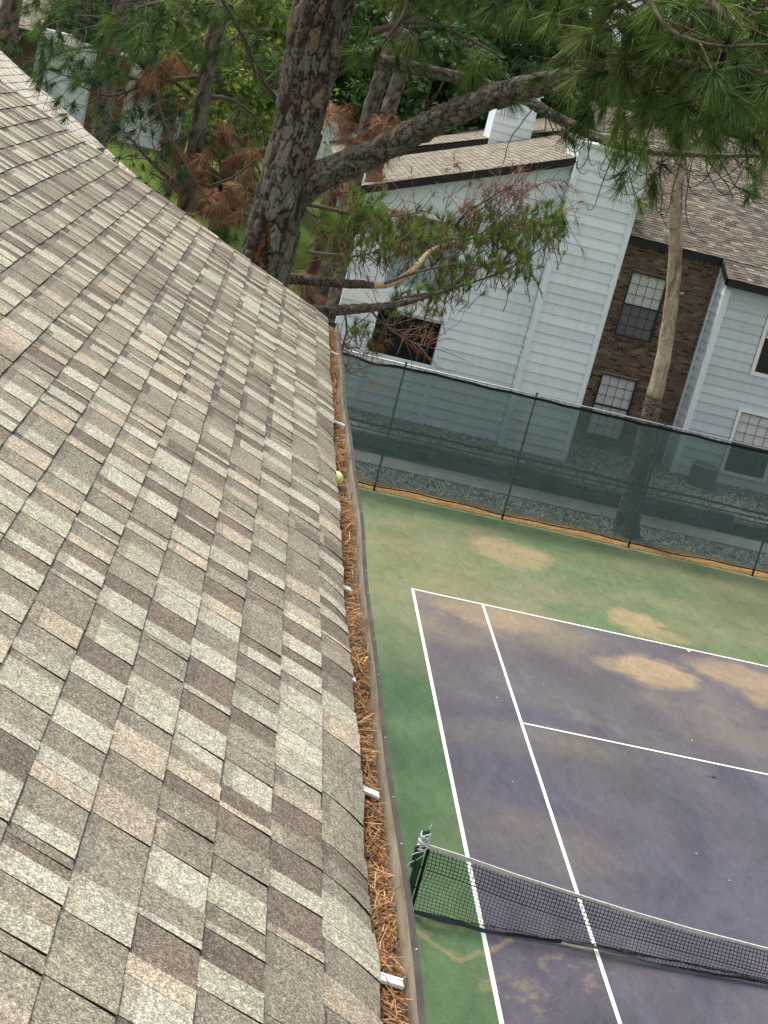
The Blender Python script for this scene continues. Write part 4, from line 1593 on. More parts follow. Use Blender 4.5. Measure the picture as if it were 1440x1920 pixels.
def bark_limb(name, pts, rad, parent, ns, nl, pw=.055, ph=.11, depth=.016, base=(.16, .13, .11), warm=.25, seed=1, wound=None, matname='bark'):
    """a limb with cracked bark plates standing proud of the fissures"""
    path = smooth_path(np.column_stack([pts, rad]), nl)
    P, rd = path[:, :3], path[:, 3]
    T, N, B = frames(P)
    L = np.concatenate([[0], np.cumsum(np.linalg.norm(np.diff(P, axis=0), axis=1))])
    th = np.linspace(0, 2 * np.pi, ns, endpoint=False)
    rm = rd.mean()
    g = np.random.default_rng(seed)
    circ = 2 * np.pi * rm
    nf = int(circ * L[-1] / (pw * ph)) + 4
    F = np.stack([g.uniform(0, circ, nf), g.uniform(-.1, L[-1] + .1, nf)], -1)
    tone_ = g.uniform(.68, 1.22, nf)
    hue = g.uniform(0, 1, nf)
    hgt = g.uniform(.30, 1.35, nf)
    wgt_ = g.uniform(.55, 1.5, nf)
    S, TH = np.meshgrid(L, th, indexing='ij')
    q = np.stack([(TH / (2 * np.pi) * circ).ravel(), S.ravel()], -1)
    wob = np.stack([np.cos(TH.ravel()) * 1.7, np.sin(TH.ravel()) * 1.7, S.ravel() * 6], -1) / .35 * rm
    wq = (fbm(np.column_stack([np.cos(TH.ravel()) * rm * 14, np.sin(TH.ravel()) * rm * 14, S.ravel() * 9]), seed) - .5)
    wq2 = fbm(np.column_stack([np.cos(TH.ravel()) * rm * 55, np.sin(TH.ravel()) * rm * 55, S.ravel() * 32]), seed + 2, 3) - .5
    q = q + np.stack([wq * pw * 1.3 + wq2 * pw * .75, wq * ph * 1.0 - wq2 * ph * .55], -1)
    d1 = np.full(len(q), 9.); d2 = np.full(len(q), 9.); idx = np.zeros(len(q), int)
    for k in range(0, len(q), 4000):
        a = q[k:k + 4000]
        dx = np.abs(a[:, None, 0] - F[None, :, 0]); dx = np.minimum(dx, circ - dx) / pw
        dy = (a[:, None, 1] - F[None, :, 1]) / ph
        D = np.sqrt(dx * dx + dy * dy) / wgt_[None, :]
        o = np.argpartition(D, 1, axis=1)[:, :2]
        da = np.take_along_axis(D, o, 1)
        sw = da[:, 0] > da[:, 1]
        i1 = np.where(sw, o[:, 1], o[:, 0])
        d1[k:k + 4000] = da.min(1); d2[k:k + 4000] = da.max(1); idx[k:k + 4000] = i1
    edge = np.clip((d2 - d1 - .02) / .17, 0, 1)
    edge = edge * edge * (3 - 2 * edge)
    fine = fbm(np.column_stack([q[:, 0] * 60, q[:, 1] * 28]), seed + 5, 3)
    h = depth * (edge * hgt[idx] - .75) + .004 * (fine - .5)
    lump = (fbm(np.column_stack([np.cos(TH.ravel()) * 1.3, np.sin(TH.ravel()) * 1.3, S.ravel() * 1.8]), seed + 9, 2) - .5) * rm * .22
    ridge = fbm(np.column_stack([np.cos(TH.ravel()) * rm * 17, np.sin(TH.ravel()) * rm * 17, S.ravel() * 2.2]), seed + 21, 3) - .5
    h = h + lump + ridge * depth * 1.6
    gray = np.array(base)
    red = np.array([base[0] * 1.35, base[1] * .95, base[2] * .74])
    mixv = np.clip((hue[idx] - .62) * 2.6, 0, 1)[:, None] * warm * 3
    mixv = np.clip(mixv, 0, 1)
    col = (gray * (1 - mixv) + red * mixv) * tone_[idx][:, None] * (.75 + .5 * fine[:, None])
    inner = np.array([.042, .030, .024])
    col = col * edge[:, None] + inner * (1 - edge[:, None])
    if wound is not None:
        ws, wt, ww, wh = wound
        dw = np.hypot((((TH.ravel() - wt + np.pi) % (2 * np.pi)) - np.pi) / ww, (S.ravel() - ws) / wh) + (fine - .5) * .9
        m = np.clip((1.05 - dw) / .3, 0, 1)
        h = h - m * .05
        wc = np.where((fbm(np.column_stack([q[:, 0] * 22, q[:, 1] * 7]), 91, 3) > .52)[:, None], np.array([.16, .070, .035]), np.array([.045, .032, .026]))
        col = col * (1 - m[:, None]) + wc * m[:, None]
    rr_ = np.repeat(rd, ns) + h * np.repeat(np.clip(rd / rm, .25, 1.2), ns)
    c, s_ = np.cos(TH.ravel())[:, None], np.sin(TH.ravel())[:, None]
    V = np.repeat(P, ns, 0) + rr_[:, None] * (c * np.repeat(N, ns, 0) + s_ * np.repeat(B, ns, 0))
    i = np.arange(nl - 1)[:, None] * ns
    k = np.arange(ns)[None, :]
    k2 = (k + 1) % ns
    Fq = np.stack([i + k, i + k2, i + ns + k2, i + ns + k], -1).reshape(-1, 4)
    me = bpy.data.meshes.new(name)
    me.vertices.add(len(V)); me.vertices.foreach_set('co', V.astype(np.float32).ravel())
    me.loops.add(len(Fq) * 4); me.loops.foreach_set('vertex_index', Fq.astype(np.int32).ravel())
    me.polygons.add(len(Fq)); me.polygons.foreach_set('loop_start', np.arange(len(Fq), dtype=np.int32) * 4)
    me.update(calc_edges=True)
    me.polygons.foreach_set('use_smooth', np.ones(len(Fq), bool))
    at_ = me.color_attributes.new('col', 'FLOAT_COLOR', 'POINT')
    at_.data.foreach_set('color', np.column_stack([col, np.ones(len(col))]).astype(np.float32).ravel())
    me.materials.append(M[matname])
    return link(name, me, parent)


GREEN = [(.070, .125, .030), (.088, .155, .036), (.12, .195, .045), (.050, .092, .030), (.16, .215, .060)]
DEAD = [(.27, .135, .075), (.22, .11, .06), (.36, .21, .12), (.16, .085, .05)]


def fans(centres, dirs, n, L, w, spread, pal, droop=.12, jit=.3, seg=2):
    """long needles bursting from twig tips: arrays of quads"""
    centres, dirs = np.asarray(centres, float), np.asarray(dirs, float)
    m = len(centres)
    tot = m * n
    C = np.repeat(centres, n, 0)
    D = np.repeat(dirs / np.linalg.norm(dirs, axis=1)[:, None], n, 0)
    r_ = rng.normal(0, 1, (tot, 3))
    r_ -= D * (r_ * D).sum(1)[:, None]
    r_ /= np.linalg.norm(r_, axis=1)[:, None]
    an = np.abs(rng.normal(0, 1, tot)) * spread
    an = np.minimum(an, 2.3)[:, None]
    d = D * np.cos(an) + r_ * np.sin(an)
    l = (L * rng.uniform(1 - jit, 1 + jit * .5, tot))[:, None]
    start = C - D * rng.uniform(0, .35, tot)[:, None] * L + d * L * .02
    side = np.cross(d, rng.normal(0, 1, (tot, 3)))
    side /= np.linalg.norm(side, axis=1)[:, None] + 1e-9
    side *= w * .5
    g = np.array([0, 0, -1.0])
    pts = [start + d * l * k / seg + g * l * droop * (k / seg) ** 2 for k in range(seg + 1)]
    ws_ = [1.0] + [1.0 - .75 * k / seg for k in range(1, seg + 1)]
    V = []
    for k in range(seg):
        V.append(np.stack([pts[k] - side * ws_[k], pts[k + 1] - side * ws_[k + 1], pts[k + 1] + side * ws_[k + 1], pts[k] + side * ws_[k]], 1))
    V = np.stack(V, 1).reshape(-1, 3)
    pal = np.array(pal)
    pc = pal[rng.integers(0, len(pal), m)] * rng.uniform(.55, 1.35, (m, 1))
    col = np.repeat(pc, n, 0) * rng.uniform(.7, 1.35, (tot, 1))
    return V, np.repeat(col, seg, 0)


class Foliage:
    def __init__(self):
        self.tw = MB()
        self.c, self.d = [], []
        self.dc, self.dd = [], []
        self.cones = []

    def twig(self, p, d, L, r0, curl=.5, tip=True, n=7, dead=False, col=(.12, .09, .065), up=.35):
        """a curved shoot: sags, then its tip turns up"""
        d = unit(d)
        side = unit(np.cross(d, rng.normal(0, 1, 3)))
        pts = [np.asarray(p, float)]
        dd = d.copy()
        for k in range(n):
            t_ = k / n
            g = np.array([0, 0, -1.0]) * curl * (.6 - 1.7 * t_ * up * 1.6)
            dd = unit(dd + (g * .35 + side * rng.normal(0, .22) + rng.normal(0, .05, 3)))
            pts.append(pts[-1] + dd * L / n)
        self.tw.tube(pts, np.linspace(r0, max(.0022, r0 * .45), len(pts)), 5, col)
        if tip:
            (self.dc if dead else self.c).append(pts[-1])
            (self.dd if dead else self.d).append(dd)
        return pts, dd


def tree_along(fo, path, step, Lr, r0, clusters=True, dead=0.0, out=None, start=.15, sub=2, down=.15, bare=.1):
    """shoots spaced along a bough, with side shoots of their own"""
    path = np.asarray(path, float)
    T, N, B = frames(path)
    Ls = np.concatenate([[0], np.cumsum(np.linalg.norm(np.diff(path, axis=0), axis=1))])
    s_ = Ls[-1] * start
    while s_ < Ls[-1]:
        i = min(len(path) - 1, int(np.searchsorted(Ls, s_)))
        a = rng.uniform(0, 2 * np.pi)
        d = T[i] * rng.uniform(.2, .9) + (np.cos(a) * N[i] + np.sin(a) * B[i]) * rng.uniform(.6, 1) + np.array([0, 0, -down])
        L = rng.uniform(*Lr)
        dd_ = rng.random() < dead
        b_ = rng.random() < bare
        pts, td = fo.twig(path[i], d, L, r0 * rng.uniform(.7, 1.2), rng.uniform(.1, .7), clusters and not b_, dead=dd_)
        for q in range(rng.integers(0, sub + 1)):
            k = rng.integers(2, len(pts) - 1)
            fo.twig(pts[k], unit(pts[k] - pts[k - 1]) + rng.normal(0, .6, 3), L * rng.uniform(.35, .6), r0 * .6, rng.uniform(.1, .6), clusters and rng.random() > bare, n=5, dead=dd_)
        s_ += step * rng.uniform(.6, 1.4)


def pxpath(L, n=24):
    a = np.array([np.append(at(x, y, d), r_) for (x, y, d, r_) in L])
    p = smooth_path(a, n)
    return p[:, :3], p[:, 3]


# ------------------------------------------------------------------ the big pine beside the gable end
pine = thing('pine_tree', (-4.0, -1.4, 0), 'big old pine with thick plated bark and long limbs, right behind the roof edge', 'tree')
tb = at(495, 505, 14.0)
up_ = lambda z_: np.array([tb[0] + .02 * math.sin(z_), tb[1] + (z_ - tb[2]) * .02, z_])
tz = [0, 1.5, 4.0, 6.0, tb[2], tb[2] + .5, tb[2] + 1.1, tb[2] + 1.5, tb[2] + 1.9, tb[2] + 2.4, tb[2] + 3.4, tb[2] + 6]
tr_ = [.40, .34, .27, .245, .236, .226, .222, .222, .222, .215, .20, .15]
tp = [up_(z_) for z_ in tz]
for k in range(8, 12):
    tp[k] = tp[k] + _r * (-.02 - .03 * (k - 8))
# the part in the frame carries fine bark; below and above it is coarser
i0, i1 = 3, 11
bark_limb('trunk', tp[3:11], tr_[3:11], pine, 150, 300, .060, .150, .030, (.168, .145, .130), .24, 3, (1.02 + .12, 1.1, .52, .34))
bark_limb('trunk', tp[:4], tr_[:4], pine, 36, 60, .09, .2, .02, (.17, .145, .13), .25, 4)
bark_limb('trunk', tp[10:], tr_[10:], pine, 36, 40, .09, .2, .02, (.17, .145, .13), .25, 5)
fork, fr_ = pxpath([(572, 225, 13.92, .08), (592, 155, 13.85, .145), (608, 90, 13.8, .150), (630, 15, 13.8, .145), (652, -70, 13.8, .14), (684, -200, 13.9, .12)], 30)
bark_limb('limb', fork, fr_, pine, 90, 170, .056, .14, .026, (.155, .135, .12), .22, 6)
limb, lr = pxpath([(525, 400, 13.98, .14), (566, 352, 13.9, .165), (606, 327, 13.7, .140), (650, 309, 13.5, .122), (740, 268, 13.0, .110), (850, 212, 12.2, .098), (960, 171, 11.3, .088), (1060, 147, 10.4, .074), (1130, 126, 9.8, .054), (1200, 95, 9.2, .042), (1290, 50, 8.6, .03), (1400, 10, 8.0, .02)], 60)
bark_limb('limb', limb, lr, pine, 72, 420, .046, .085, .018, (.158, .138, .122), .16, 7)
limb2, lr2 = pxpath([(610, 128, 14.0, .13), (650, 114, 13.9, .092), (690, 114, 13.75, .074), (740, 121, 13.6, .066), (820, 137, 13.3, .056), (900, 157, 13.0, .05), (970, 180, 12.6, .046), (1030, 213, 12.2, .043), (1130, 262, 11.7, .034), (1220, 284, 11.2, .026), (1330, 291, 10.9, .018), (1450, 292, 10.6, .012)], 60)
bark_limb('limb', limb2, lr2, pine, 48, 300, .036, .065, .010, (.15, .13, .115), .16, 8)
la, lra = pxpath([(512, 521, 14.05, .07), (560, 524, 14.4, .05), (600, 528, 14.5, .047), (670, 533, 14.9, .040), (735, 531, 15.2, .032), (775, 505, 15.4, .03), (806, 472, 15.6, .027), (840, 459, 15.8, .023), (880, 447, 16.0, .018), (950, 427, 16.2, .013), (1055, 398, 16.5, .006)], 50)
mb = MB()
for i in range(len(la) - 1):
    x_ = project(la[i])[0][0]
    if x_ < 682: continue
    peeled = 690 < x_ < 838
    c = (.62, .44, .27) if peeled else ((.13, .105, .085) if x_ < 690 else (.30, .25, .20))
    c = tuple(q * rng.uniform(.85, 1.1) for q in c)
    mb.tube([la[i], la[i + 1] + (la[i + 1] - la[i]) * .15], [lra[i] * rng.uniform(.92, 1.08), lra[i + 1]], 9, c, cap=False)
mb.build('torn_limb', M['bark'], pine, True)
nb_ = int((project(la)[:, 0] < 690).sum())
bark_limb('limb', la[:nb_], lra[:nb_], pine, 34, 170, .03, .055, .009, (.12, .10, .085), .2, 12)
lbp, lbr = pxpath([(500, 584, 14.15, .06), (600, 583, 14.4, .050), (680, 578, 14.7, .044), (740, 572, 15.0, .034), (800, 556, 15.3, .02), (880, 530, 15.6, .012)], 40)
bark_limb('limb', lbp, lbr, pine, 32, 220, .03, .05, .009, (.135, .115, .10), .2, 13)
FO = Foliage()                                       # long-needled foliage of the big pine
TU = Foliage()                                       # short tufts on the low torn limbs
limbsmb = MB()


def bough(L, n=24, sides=7, col=(.115, .09, .07)):
    p, r_ = pxpath(L, n)
    r_ = r_ * rng.uniform(.93, 1.07, len(r_))
    limbsmb.tube(p, r_, sides, col)
    return p


near = []
near.append(bough([(1040, 122, 10.6, .05), (1075, 92, 10.2, .045), (1110, 55, 9.8, .038), (1150, -10, 9.4, .03), (1180, -80, 9.2, .02)]))
near.append(bough([(1175, 105, 9.4, .03), (1260, 118, 8.6, .026), (1330, 125, 8.0, .022), (1450, 150, 7.6, .016)]))
near.append(bough([(1120, 128, 9.9, .03), (1200, 145, 9.0, .024), (1290, 165, 8.5, .018), (1400, 185, 8.2, .012)]))
near.append(bough([(640, -110, 13.8, .06), (740, -80, 13.2, .05), (860, -50, 12.6, .04), (960, -10, 12.2, .03), (1030, 40, 12.0, .018)]))
near.append(bough([(660, -160, 13.6, .06), (820, -110, 11.5, .05), (980, -60, 9.8, .04), (1110, -30, 9.0, .028), (1190, 20, 8.6, .016)]))
near.append(bough([(720, -160, 13.4, .06), (930, -150, 10.8, .05), (1160, -90, 8.8, .04), (1290, -30, 8.0, .028), (1380, 50, 7.6, .016)]))
near.append(bough([(1215, -20, 8.0, .012), (1235, 30, 7.8, .011), (1275, 66, 7.6, .010), (1330, 84, 7.5, .009), (1450, 84, 7.4, .008)]))
near.append(bough([(1355, 118, 7.6, .022), (1400, 133, 7.6, .022), (1460, 145, 7.6, .022)]))
near.append(bough([(1300, 130, 8.2, .016), (1350, 162, 8.1, .013), (1390, 185, 8.0, .011), (1450, 192, 7.9, .009)]))
near.append(bough([(700, 60, 13.2, .03), (780, 40, 12.6, .024), (850, 60, 12.2, .018), (930, 100, 11.8, .01)]))
near.append(bough([(740, -60, 12.8, .03), (760, 20, 12.4, .022), (720, 80, 12.2, .012)]))
for p in near[:6]:
    tree_along(FO, p, .066, (.20, .48), .0075, sub=2, down=.1, start=.12)
for p in near[6:9]:
    tree_along(FO, p, .20, (.18, .40), .006, sub=1, down=.1, start=.1, bare=.25)
for p in near[9:]:
    tree_along(FO, p, .10, (.2, .5), .006, sub=2, down=.05)
tree_along(FO, limb[46:], .07, (.25, .55), .008, sub=2, down=.1, start=0)
tree_along(FO, limb2[34:], .17, (.18, .42), .006, sub=2, down=.25, start=.0, bare=.45)
# bare hanging brown shoots below limb2
for k in range(34):
    i = rng.integers(28, 58)
    FO.twig(limb2[i], np.array([rng.normal(0, .5), rng.normal(0, .5), -.5]), rng.uniform(.35, .75), .0055, 1.0, rng.random() < .12, n=10, up=.9, col=(.10, .075, .055))
# short side shoots hiding the trunk's left edge
lb = bough([(528, 198, 13.95, .028), (500, 165, 13.7, .026), (478, 130, 13.5, .024), (460, 80, 13.2, .022), (440, 40, 13.0, .018), (418, 2, 12.8, .015), (400, -60, 12.6, .01)])
tree_along(FO, lb, .16, (.2, .5), .006, sub=1, down=.35, bare=.35)
lb2 = bough([(590, -60, 14.2, .04), (500, -40, 14.0, .03), (400, -20, 13.6, .024), (310, 0, 13.2, .018), (240, 20, 13.0, .01)])
tree_along(FO, lb2, .075, (.25, .6), .006, sub=2, down=.2)
lb3 = bough([(600, -160, 14.2, .04), (460, -90, 14.6, .03), (330, -60, 14.8, .024), (200, -40, 15.0, .018), (90, -10, 15.2, .01)])
tree_along(FO, lb3, .075, (.3, .65), .006, sub=2, down=.3)
bough([(480, 300, 14.2, .012), (440, 330, 14.6, .010), (400, 345, 15, .007)])
bough([(350, 60, 15.5, .010), (295, 120, 15.5, .010), (300, 200, 15.5, .011), (330, 275, 15.6, .012), (370, 345, 15.8, .012), (395, 385, 15.9, .012)])
# lower small limbs
ex = []
ex.append(bough([(838, 461, 15.8, .017), (852, 430, 15.7, .016), (872, 400, 15.6, .013), (905, 380, 15.6, .010), (950, 352, 15.6, .005)], col=(.09, .07, .055)))
ex.append(bough([(806, 472, 15.6, .013), (795, 445, 15.6, .011), (770, 420, 15.6, .009), (745, 395, 15.6, .006)], col=(.12, .095, .075)))
ex.append(bough([(560, 380, 14.3, .022), (620, 392, 14.5, .019), (680, 406, 14.8, .015), (745, 404, 15.1, .010), (790, 398, 15.3, .006)], col=(.15, .12, .10)))
ex.append(bough([(575, 472, 14.3, .018), (625, 478, 14.6, .016), (670, 480, 14.9, .012), (715, 468, 15.2, .007)], col=(.17, .14, .12)))
ex.append(bough([(720, 532, 15.1, .018), (790, 508, 15.4, .015), (860, 495, 15.6, .012), (940, 500, 15.8, .008), (1000, 470, 16.0, .005)], col=(.16, .13, .11)))
ex.append(bough([(740, 560, 15.1, .016), (830, 545, 15.5, .013), (900, 525, 15.8, .010), (980, 490, 16.0, .008), (1045, 440, 16.2, .005)], col=(.15, .12, .10)))
ex.append(bough([(900, 440, 16.0, .012), (950, 395, 16.0, .008), (1000, 350, 16.0, .006), (1050, 335, 16.0, .004)], col=(.20, .15, .12)))
ex.append(bough([(870, 420, 15.7, .010), (930, 370, 15.8, .007), (980, 335, 15.9, .004)], col=(.18, .13, .10)))
ex.append(bough([(645, 575, 14.7, .012), (650, 620, 14.7, .010), (640, 665, 14.7, .008), (655, 700, 14.7, .005)], col=(.12, .10, .085)))
ex.append(bough([(690, 575, 14.9, .012), (720, 610, 14.9, .010), (760, 635, 14.9, .007), (800, 650, 14.9, .004)], col=(.12, .10, .085)))


def tufts(px0, px1, n, depth, hgt, lab=None):
    """upright short shoots along the low limbs"""
    for k in range(n):
        x = rng.uniform(px0, px1)
        yc, hh = hgt(x)
        y = yc + rng.normal(0, 1) * hh
        p = at(x, y, depth(x) + rng.normal(0, .35))
        d = np.array([rng.normal(.12, .45), rng.normal(0, .45), 1.0])
        L = rng.uniform(.10, .26)
        TU.tw.tube([p - unit(d) * L, p - unit(d) * L * .5 + rng.normal(0, .01, 3), p], [.005, .004, .003], 4, (.17, .12, .085))
        TU.c.append(p); TU.d.append(d)


tufts(600, 730, 130, lambda x: 15.0, lambda x: (435 + (x - 600) * .05, 30))
tufts(720, 1060, 380, lambda x: 15.6 + (x - 720) * .0025, lambda x: (452 - (x - 720) * .085, 22))
tufts(820, 1010, 110, lambda x: 15.8, lambda x: (510 - (x - 820) * .10, 20))
tufts(730, 840, 45, lambda x: 15.5, lambda x: (560, 18))
tufts(640, 720, 60, lambda x: 14.9, lambda x: (400, 22))
tufts(655, 720, 14, lambda x: 14.8, lambda x: (625, 14))
# dry wiry twigs under and above the torn limb
for k in range(330):
    p_ = ex[rng.integers(0, len(ex))] if rng.random() < .75 else la[20:]
    i = rng.integers(len(p_) // 4, len(p_))
    d = np.array([rng.normal(.3, .6), rng.normal(0, .6), rng.normal(.15, .7)])
    TU.twig(p_[i], d, rng.uniform(.15, .5), .0048, rng.uniform(-.4, .8), rng.random() < .20, n=6, dead=True, col=tuple(q * rng.uniform(.7, 1.5) for q in (.21, .13, .095)))
for k in range(60):
    x = rng.uniform(860, 1010)
    p = at(x, rng.uniform(330, 400), 15.7)
    pts, d = TU.twig(p - np.array([.1, 0, .25]), np.array([rng.normal(.3, .4), rng.normal(0, .3), 1]), rng.uniform(.2, .4), .004, 0.0, rng.random() < .35, n=6, dead=True, col=(.24, .15, .12))
for (x, y, d_) in [(915, 362, 15.7), (945, 345, 15.7), (900, 350, 15.7), (1050, 352, 15.9), (855, 310, 15.7), (980, 360, 15.8), (885, 390, 15.6), (740, 395, 15.2), (765, 410, 15.3), (712, 402, 15.2), (750, 470, 15.3), (770, 478, 15.4), (935, 495, 15.8), (945, 508, 15.8), (760, 565, 15.2), (700, 640, 14.8), (705, 655, 14.8), (860, 558, 15.6), (820, 585, 15.3)]:
    for q in range(5):
        TU.dc.append(at(x + rng.normal(0, 9), y + rng.normal(0, 7), d_)); TU.dd.append(np.array([rng.normal(0, .6), rng.normal(0, .6), rng.normal(.2, .6)]))

o = limbsmb.build('branches', M['bark'], pine, True); tag(o, kind='stuff')
o = FO.tw.build('twigs', M['bark'], pine, True); tag(o, kind='stuff')
o = TU.tw.build('twigs', M['bark'], pine, True); tag(o, kind='stuff')
V, c_ = fans(FO.c, FO.d, 80, .190, .0046, .60, GREEN, .12)
o = quads_mesh('needles', V, c_, M['needle'], pine); tag(o, kind='stuff')
V, c_ = fans(TU.c, TU.d, 46, .095, .0050, .62, [(.13, .22, .045), (.18, .26, .055), (.10, .175, .04), (.22, .27, .08)], .0, seg=1)
o = quads_mesh('short_needles', V, c_, M['needle'], pine); tag(o, kind='stuff')
V, c_ = fans(TU.dc, TU.dd, 26, .13, .003, .75, DEAD, .35)
o = quads_mesh('dead_needles', V, c_, M['dead_needle'], pine); tag(o, kind='stuff')


def cone(c, L, Rr, parent, ax=(.25, 0, -1)):
    mb = MB()
    ax = unit(ax)
    s_ = unit(np.cross(ax, (0, 1, 0))); b_ = np.cross(ax, s_)
    mb.tube([c - ax * L / 2, c, c + ax * L / 2], [Rr * .25, Rr * .5, Rr * .15], 8, (.05, .03, .02))
    for k in range(70):
        t_ = k / 69
        a = k * 2.39996
        rad = Rr * (.45 + .55 * math.sin(math.pi * (.15 + .8 * t_)))
        o_ = c + ax * (t_ - .5) * L
        rd = s_ * math.cos(a) + b_ * math.sin(a)
        tg = np.cross(ax, rd)
        w = Rr * .26
        tip = o_ + rd * rad - ax * L * .03
        mb.add([o_ + rd * rad * .2 - tg * w * .4, o_ + rd * rad * .2 + tg * w * .4, tip + tg * w, tip - tg * w, tip + rd * Rr * .10 - ax * L * .01, o_ + rd * rad * .6 + ax * L * .03],
               [(0, 1, 2, 3), (3, 2, 4), (0, 3, 5), (1, 5, 2)], rr.choice([(.10, .06, .04), (.16, .10, .065), (.055, .035, .026)]))
        mb.add([tip + tg * w, tip - tg * w, tip + rd * Rr * .12], [(0, 1, 2)], (.22, .15, .10))
    return mb.build('pine_cone', M['tinted'], parent)


cone(at(1354, 116, 7.5), .088, .036, pine)
cone(at(413, 352, 14.8), .07, .035, pine)

# ------------------------------------------------------------------ other pines
def far_pine(px, py, d, r0, lean, label, htop, boughs, need, pal=GREEN, deadc=(), nlen=.19, base_z=None, nn=60, w=.006, twn=.006, barkc=(.15, .125, .11)):
    b = at(px, py, d)
    z0 = base_z if base_z is not None else float(terrain_z(np.array(b[0]), np.array(b[1]))) if b[1] > 22 else 0.0
    t_ = thing('pine_tree', (b[0], b[1], z0), label, 'tree', None)
    zs = np.linspace(z0 - .1, htop, 9)
    pts = [(b[0] + lean * (z - b[2]) + .05 * math.sin(z * 1.3), b[1] + .03 * math.sin(z), z) for z in zs]
    bark_limb('trunk', pts, np.linspace(r0 * 1.15, r0 * .75, 9), t_, 20, 140, .09, .16, .02, barkc, .25, int(px) + 3, None, 'bark_far')
    fo = Foliage()
    br = MB()
    for L in boughs:
        p, r_ = pxpath([(x, y, dd, rr__) for (x, y, dd, rr__) in L], 16)
        br.tube(p, r_, 6, (.10, .08, .065))
        tree_along(fo, p, need, (.25, .7), twn, sub=2, down=.1, start=.1, bare=.08)
    for (x, y, dd, k) in deadc:
        for q in range(k):
            fo.dc.append(at(x + rng.normal(0, 10), y + rng.normal(0, 10), dd + rng.normal(0, .2))); fo.dd.append(np.array([rng.normal(0, .5), rng.normal(0, .5), rng.normal(-.1, .7)]))
    if boughs:
        tag(br.build('branches', M['bark_far'], t_, True), kind='stuff')
        tag(fo.tw.build('twigs', M['bark_far'], t_, True), kind='stuff')
        V, c_ = fans(fo.c, fo.d, nn, nlen, w, .65, pal, .12)
        tag(quads_mesh('needles', V, c_, M['needle'], t_), kind='stuff')
    if fo.dc:
        V, c_ = fans(fo.dc, fo.dd, 60, .20, .006, .8, DEAD, .5)
        tag(quads_mesh('dead_needles', V, c_, M['dead_needle'], t_), kind='stuff')
    return t_


def B_(pts, r0=.03):
    n = len(pts)
    return [(x, y, d, r0 * (1 - .8 * k / (n - 1))) for k, (x, y, d) in enumerate(pts)]


far_pine(345, 380, 19.0, .115, 0.0, 'slender pine with clumps of rust-brown dead needles, left of the big pine', 11.5,
         [B_([(385, 200, 19), (320, 150, 18.7), (240, 110, 18.4), (150, 95, 18)]), B_([(400, 120, 19), (320, 60, 18.4), (220, 45, 18), (120, 60, 17.6)]),
          B_([(410, 90, 19), (470, 60, 19.2), (520, 90, 19.4)]), B_([(390, 180, 19), (440, 190, 19.4), (490, 235, 19.6), (500, 290, 19.8)]),
          B_([(430, -10, 19), (350, -20, 18.5), (260, 0, 18), (180, 10, 17.8)]), B_([(375, 240, 19), (420, 270, 19.3), (460, 310, 19.6)]), B_([(365, 290, 19), (400, 320, 19.2), (440, 350, 19.5)]), B_([(350, 350, 19), (390, 350, 19.2), (440, 385, 19.4)]), B_([(345, 370, 19), (310, 340, 18.9), (285, 325, 18.8)]), B_([(380, 230, 19), (440, 255, 19.4), (490, 330, 19.7), (500, 400, 19.8)]), B_([(375, 250, 19), (410, 300, 19.3), (450, 420, 19.6)]),
          B_([(400, 150, 19), (360, 190, 18.4), (330, 240, 18.2)]), B_([(395, 140, 19), (270, 160, 18.4), (200, 180, 18.2), (130, 150, 18)])], .10,
         [(.05, .105, .036), (.065, .13, .04), (.085, .155, .044), (.115, .165, .045), (.04, .085, .036)],
         [(290, 145, 18.4, 14), (320, 120, 18.4, 9), (265, 170, 18.5, 8), (322, 250, 18.7, 9), (325, 290, 18.8, 9), (330, 340, 18.8, 8), (400, 375, 18.0, 15), (425, 360, 18, 10), (375, 395, 18, 6), (445, 390, 18.2, 6), (310, 190, 18.6, 8), (470, 330, 19, 6), (440, 300, 19, 6), (455, 375, 18.5, 7), (370, 330, 18.6, 7), (425, 250, 19, 5), (480, 280, 19, 5), (385, 300, 18.8, 6)])
far_pine(330, 335, 17.4, .05, -.02, 'low dark green pine sapling sending one dense spray over the roof edge', 6.9,
         [B_([(335, 345, 17.4), (312, 330, 17.2), (285, 305, 17.0), (258, 276, 16.8), (230, 245, 16.6)], .035)], .022,
         [(.022, .055, .030), (.03, .07, .034), (.04, .085, .036)], (), .13, nn=46, w=.005, twn=.005)
far_pine(205, 150, 27, .16, 0.0, 'pine with dense blue-green boughs behind the pale roof', 13.5,
         [B_([(215, 90, 27), (150, 90, 26.5), (80, 110, 26), (10, 130, 25.6)]), B_([(225, 40, 27), (150, 30, 26.5), (60, 60, 26), (10, 80, 25.7)]), B_([(205, 150, 27), (150, 150, 26.5), (90, 130, 26.2)]),
          B_([(225, 50, 27), (290, 70, 27.5), (350, 120, 28)]), B_([(235, -10, 27), (150, -30, 26), (90, -20, 25)]), B_([(235, 0, 27), (310, 20, 28), (370, 60, 28)])], .17,
         [(.045, .10, .042), (.06, .125, .044), (.04, .085, .044), (.08, .145, .046)], (), .22, nn=55, w=.009, twn=.009)
far_pine(18, 40, 36, .26, 0.0, 'straight dark pine trunk in front of the brown-roofed house, at the far left', 15, [], .3)
far_pine(700, 200, 36, .19, 0.04, 'grey-barked pine trunk rising behind the thick limb, nearer the big pine', 16, [], .3, deadc=[(655, 240, 20, 10), (690, 265, 20, 12), (720, 225, 20, 12), (640, 215, 20, 8), (745, 240, 20, 9), (725, 270, 20, 8), (665, 275, 20, 8)], barkc=(.135, .115, .10))
far_pine(738, 190, 39, .20, 0.05, 'second grey-barked pine trunk behind the thick limb, the right one of the pair', 16, [], .3, barkc=(.155, .135, .12))
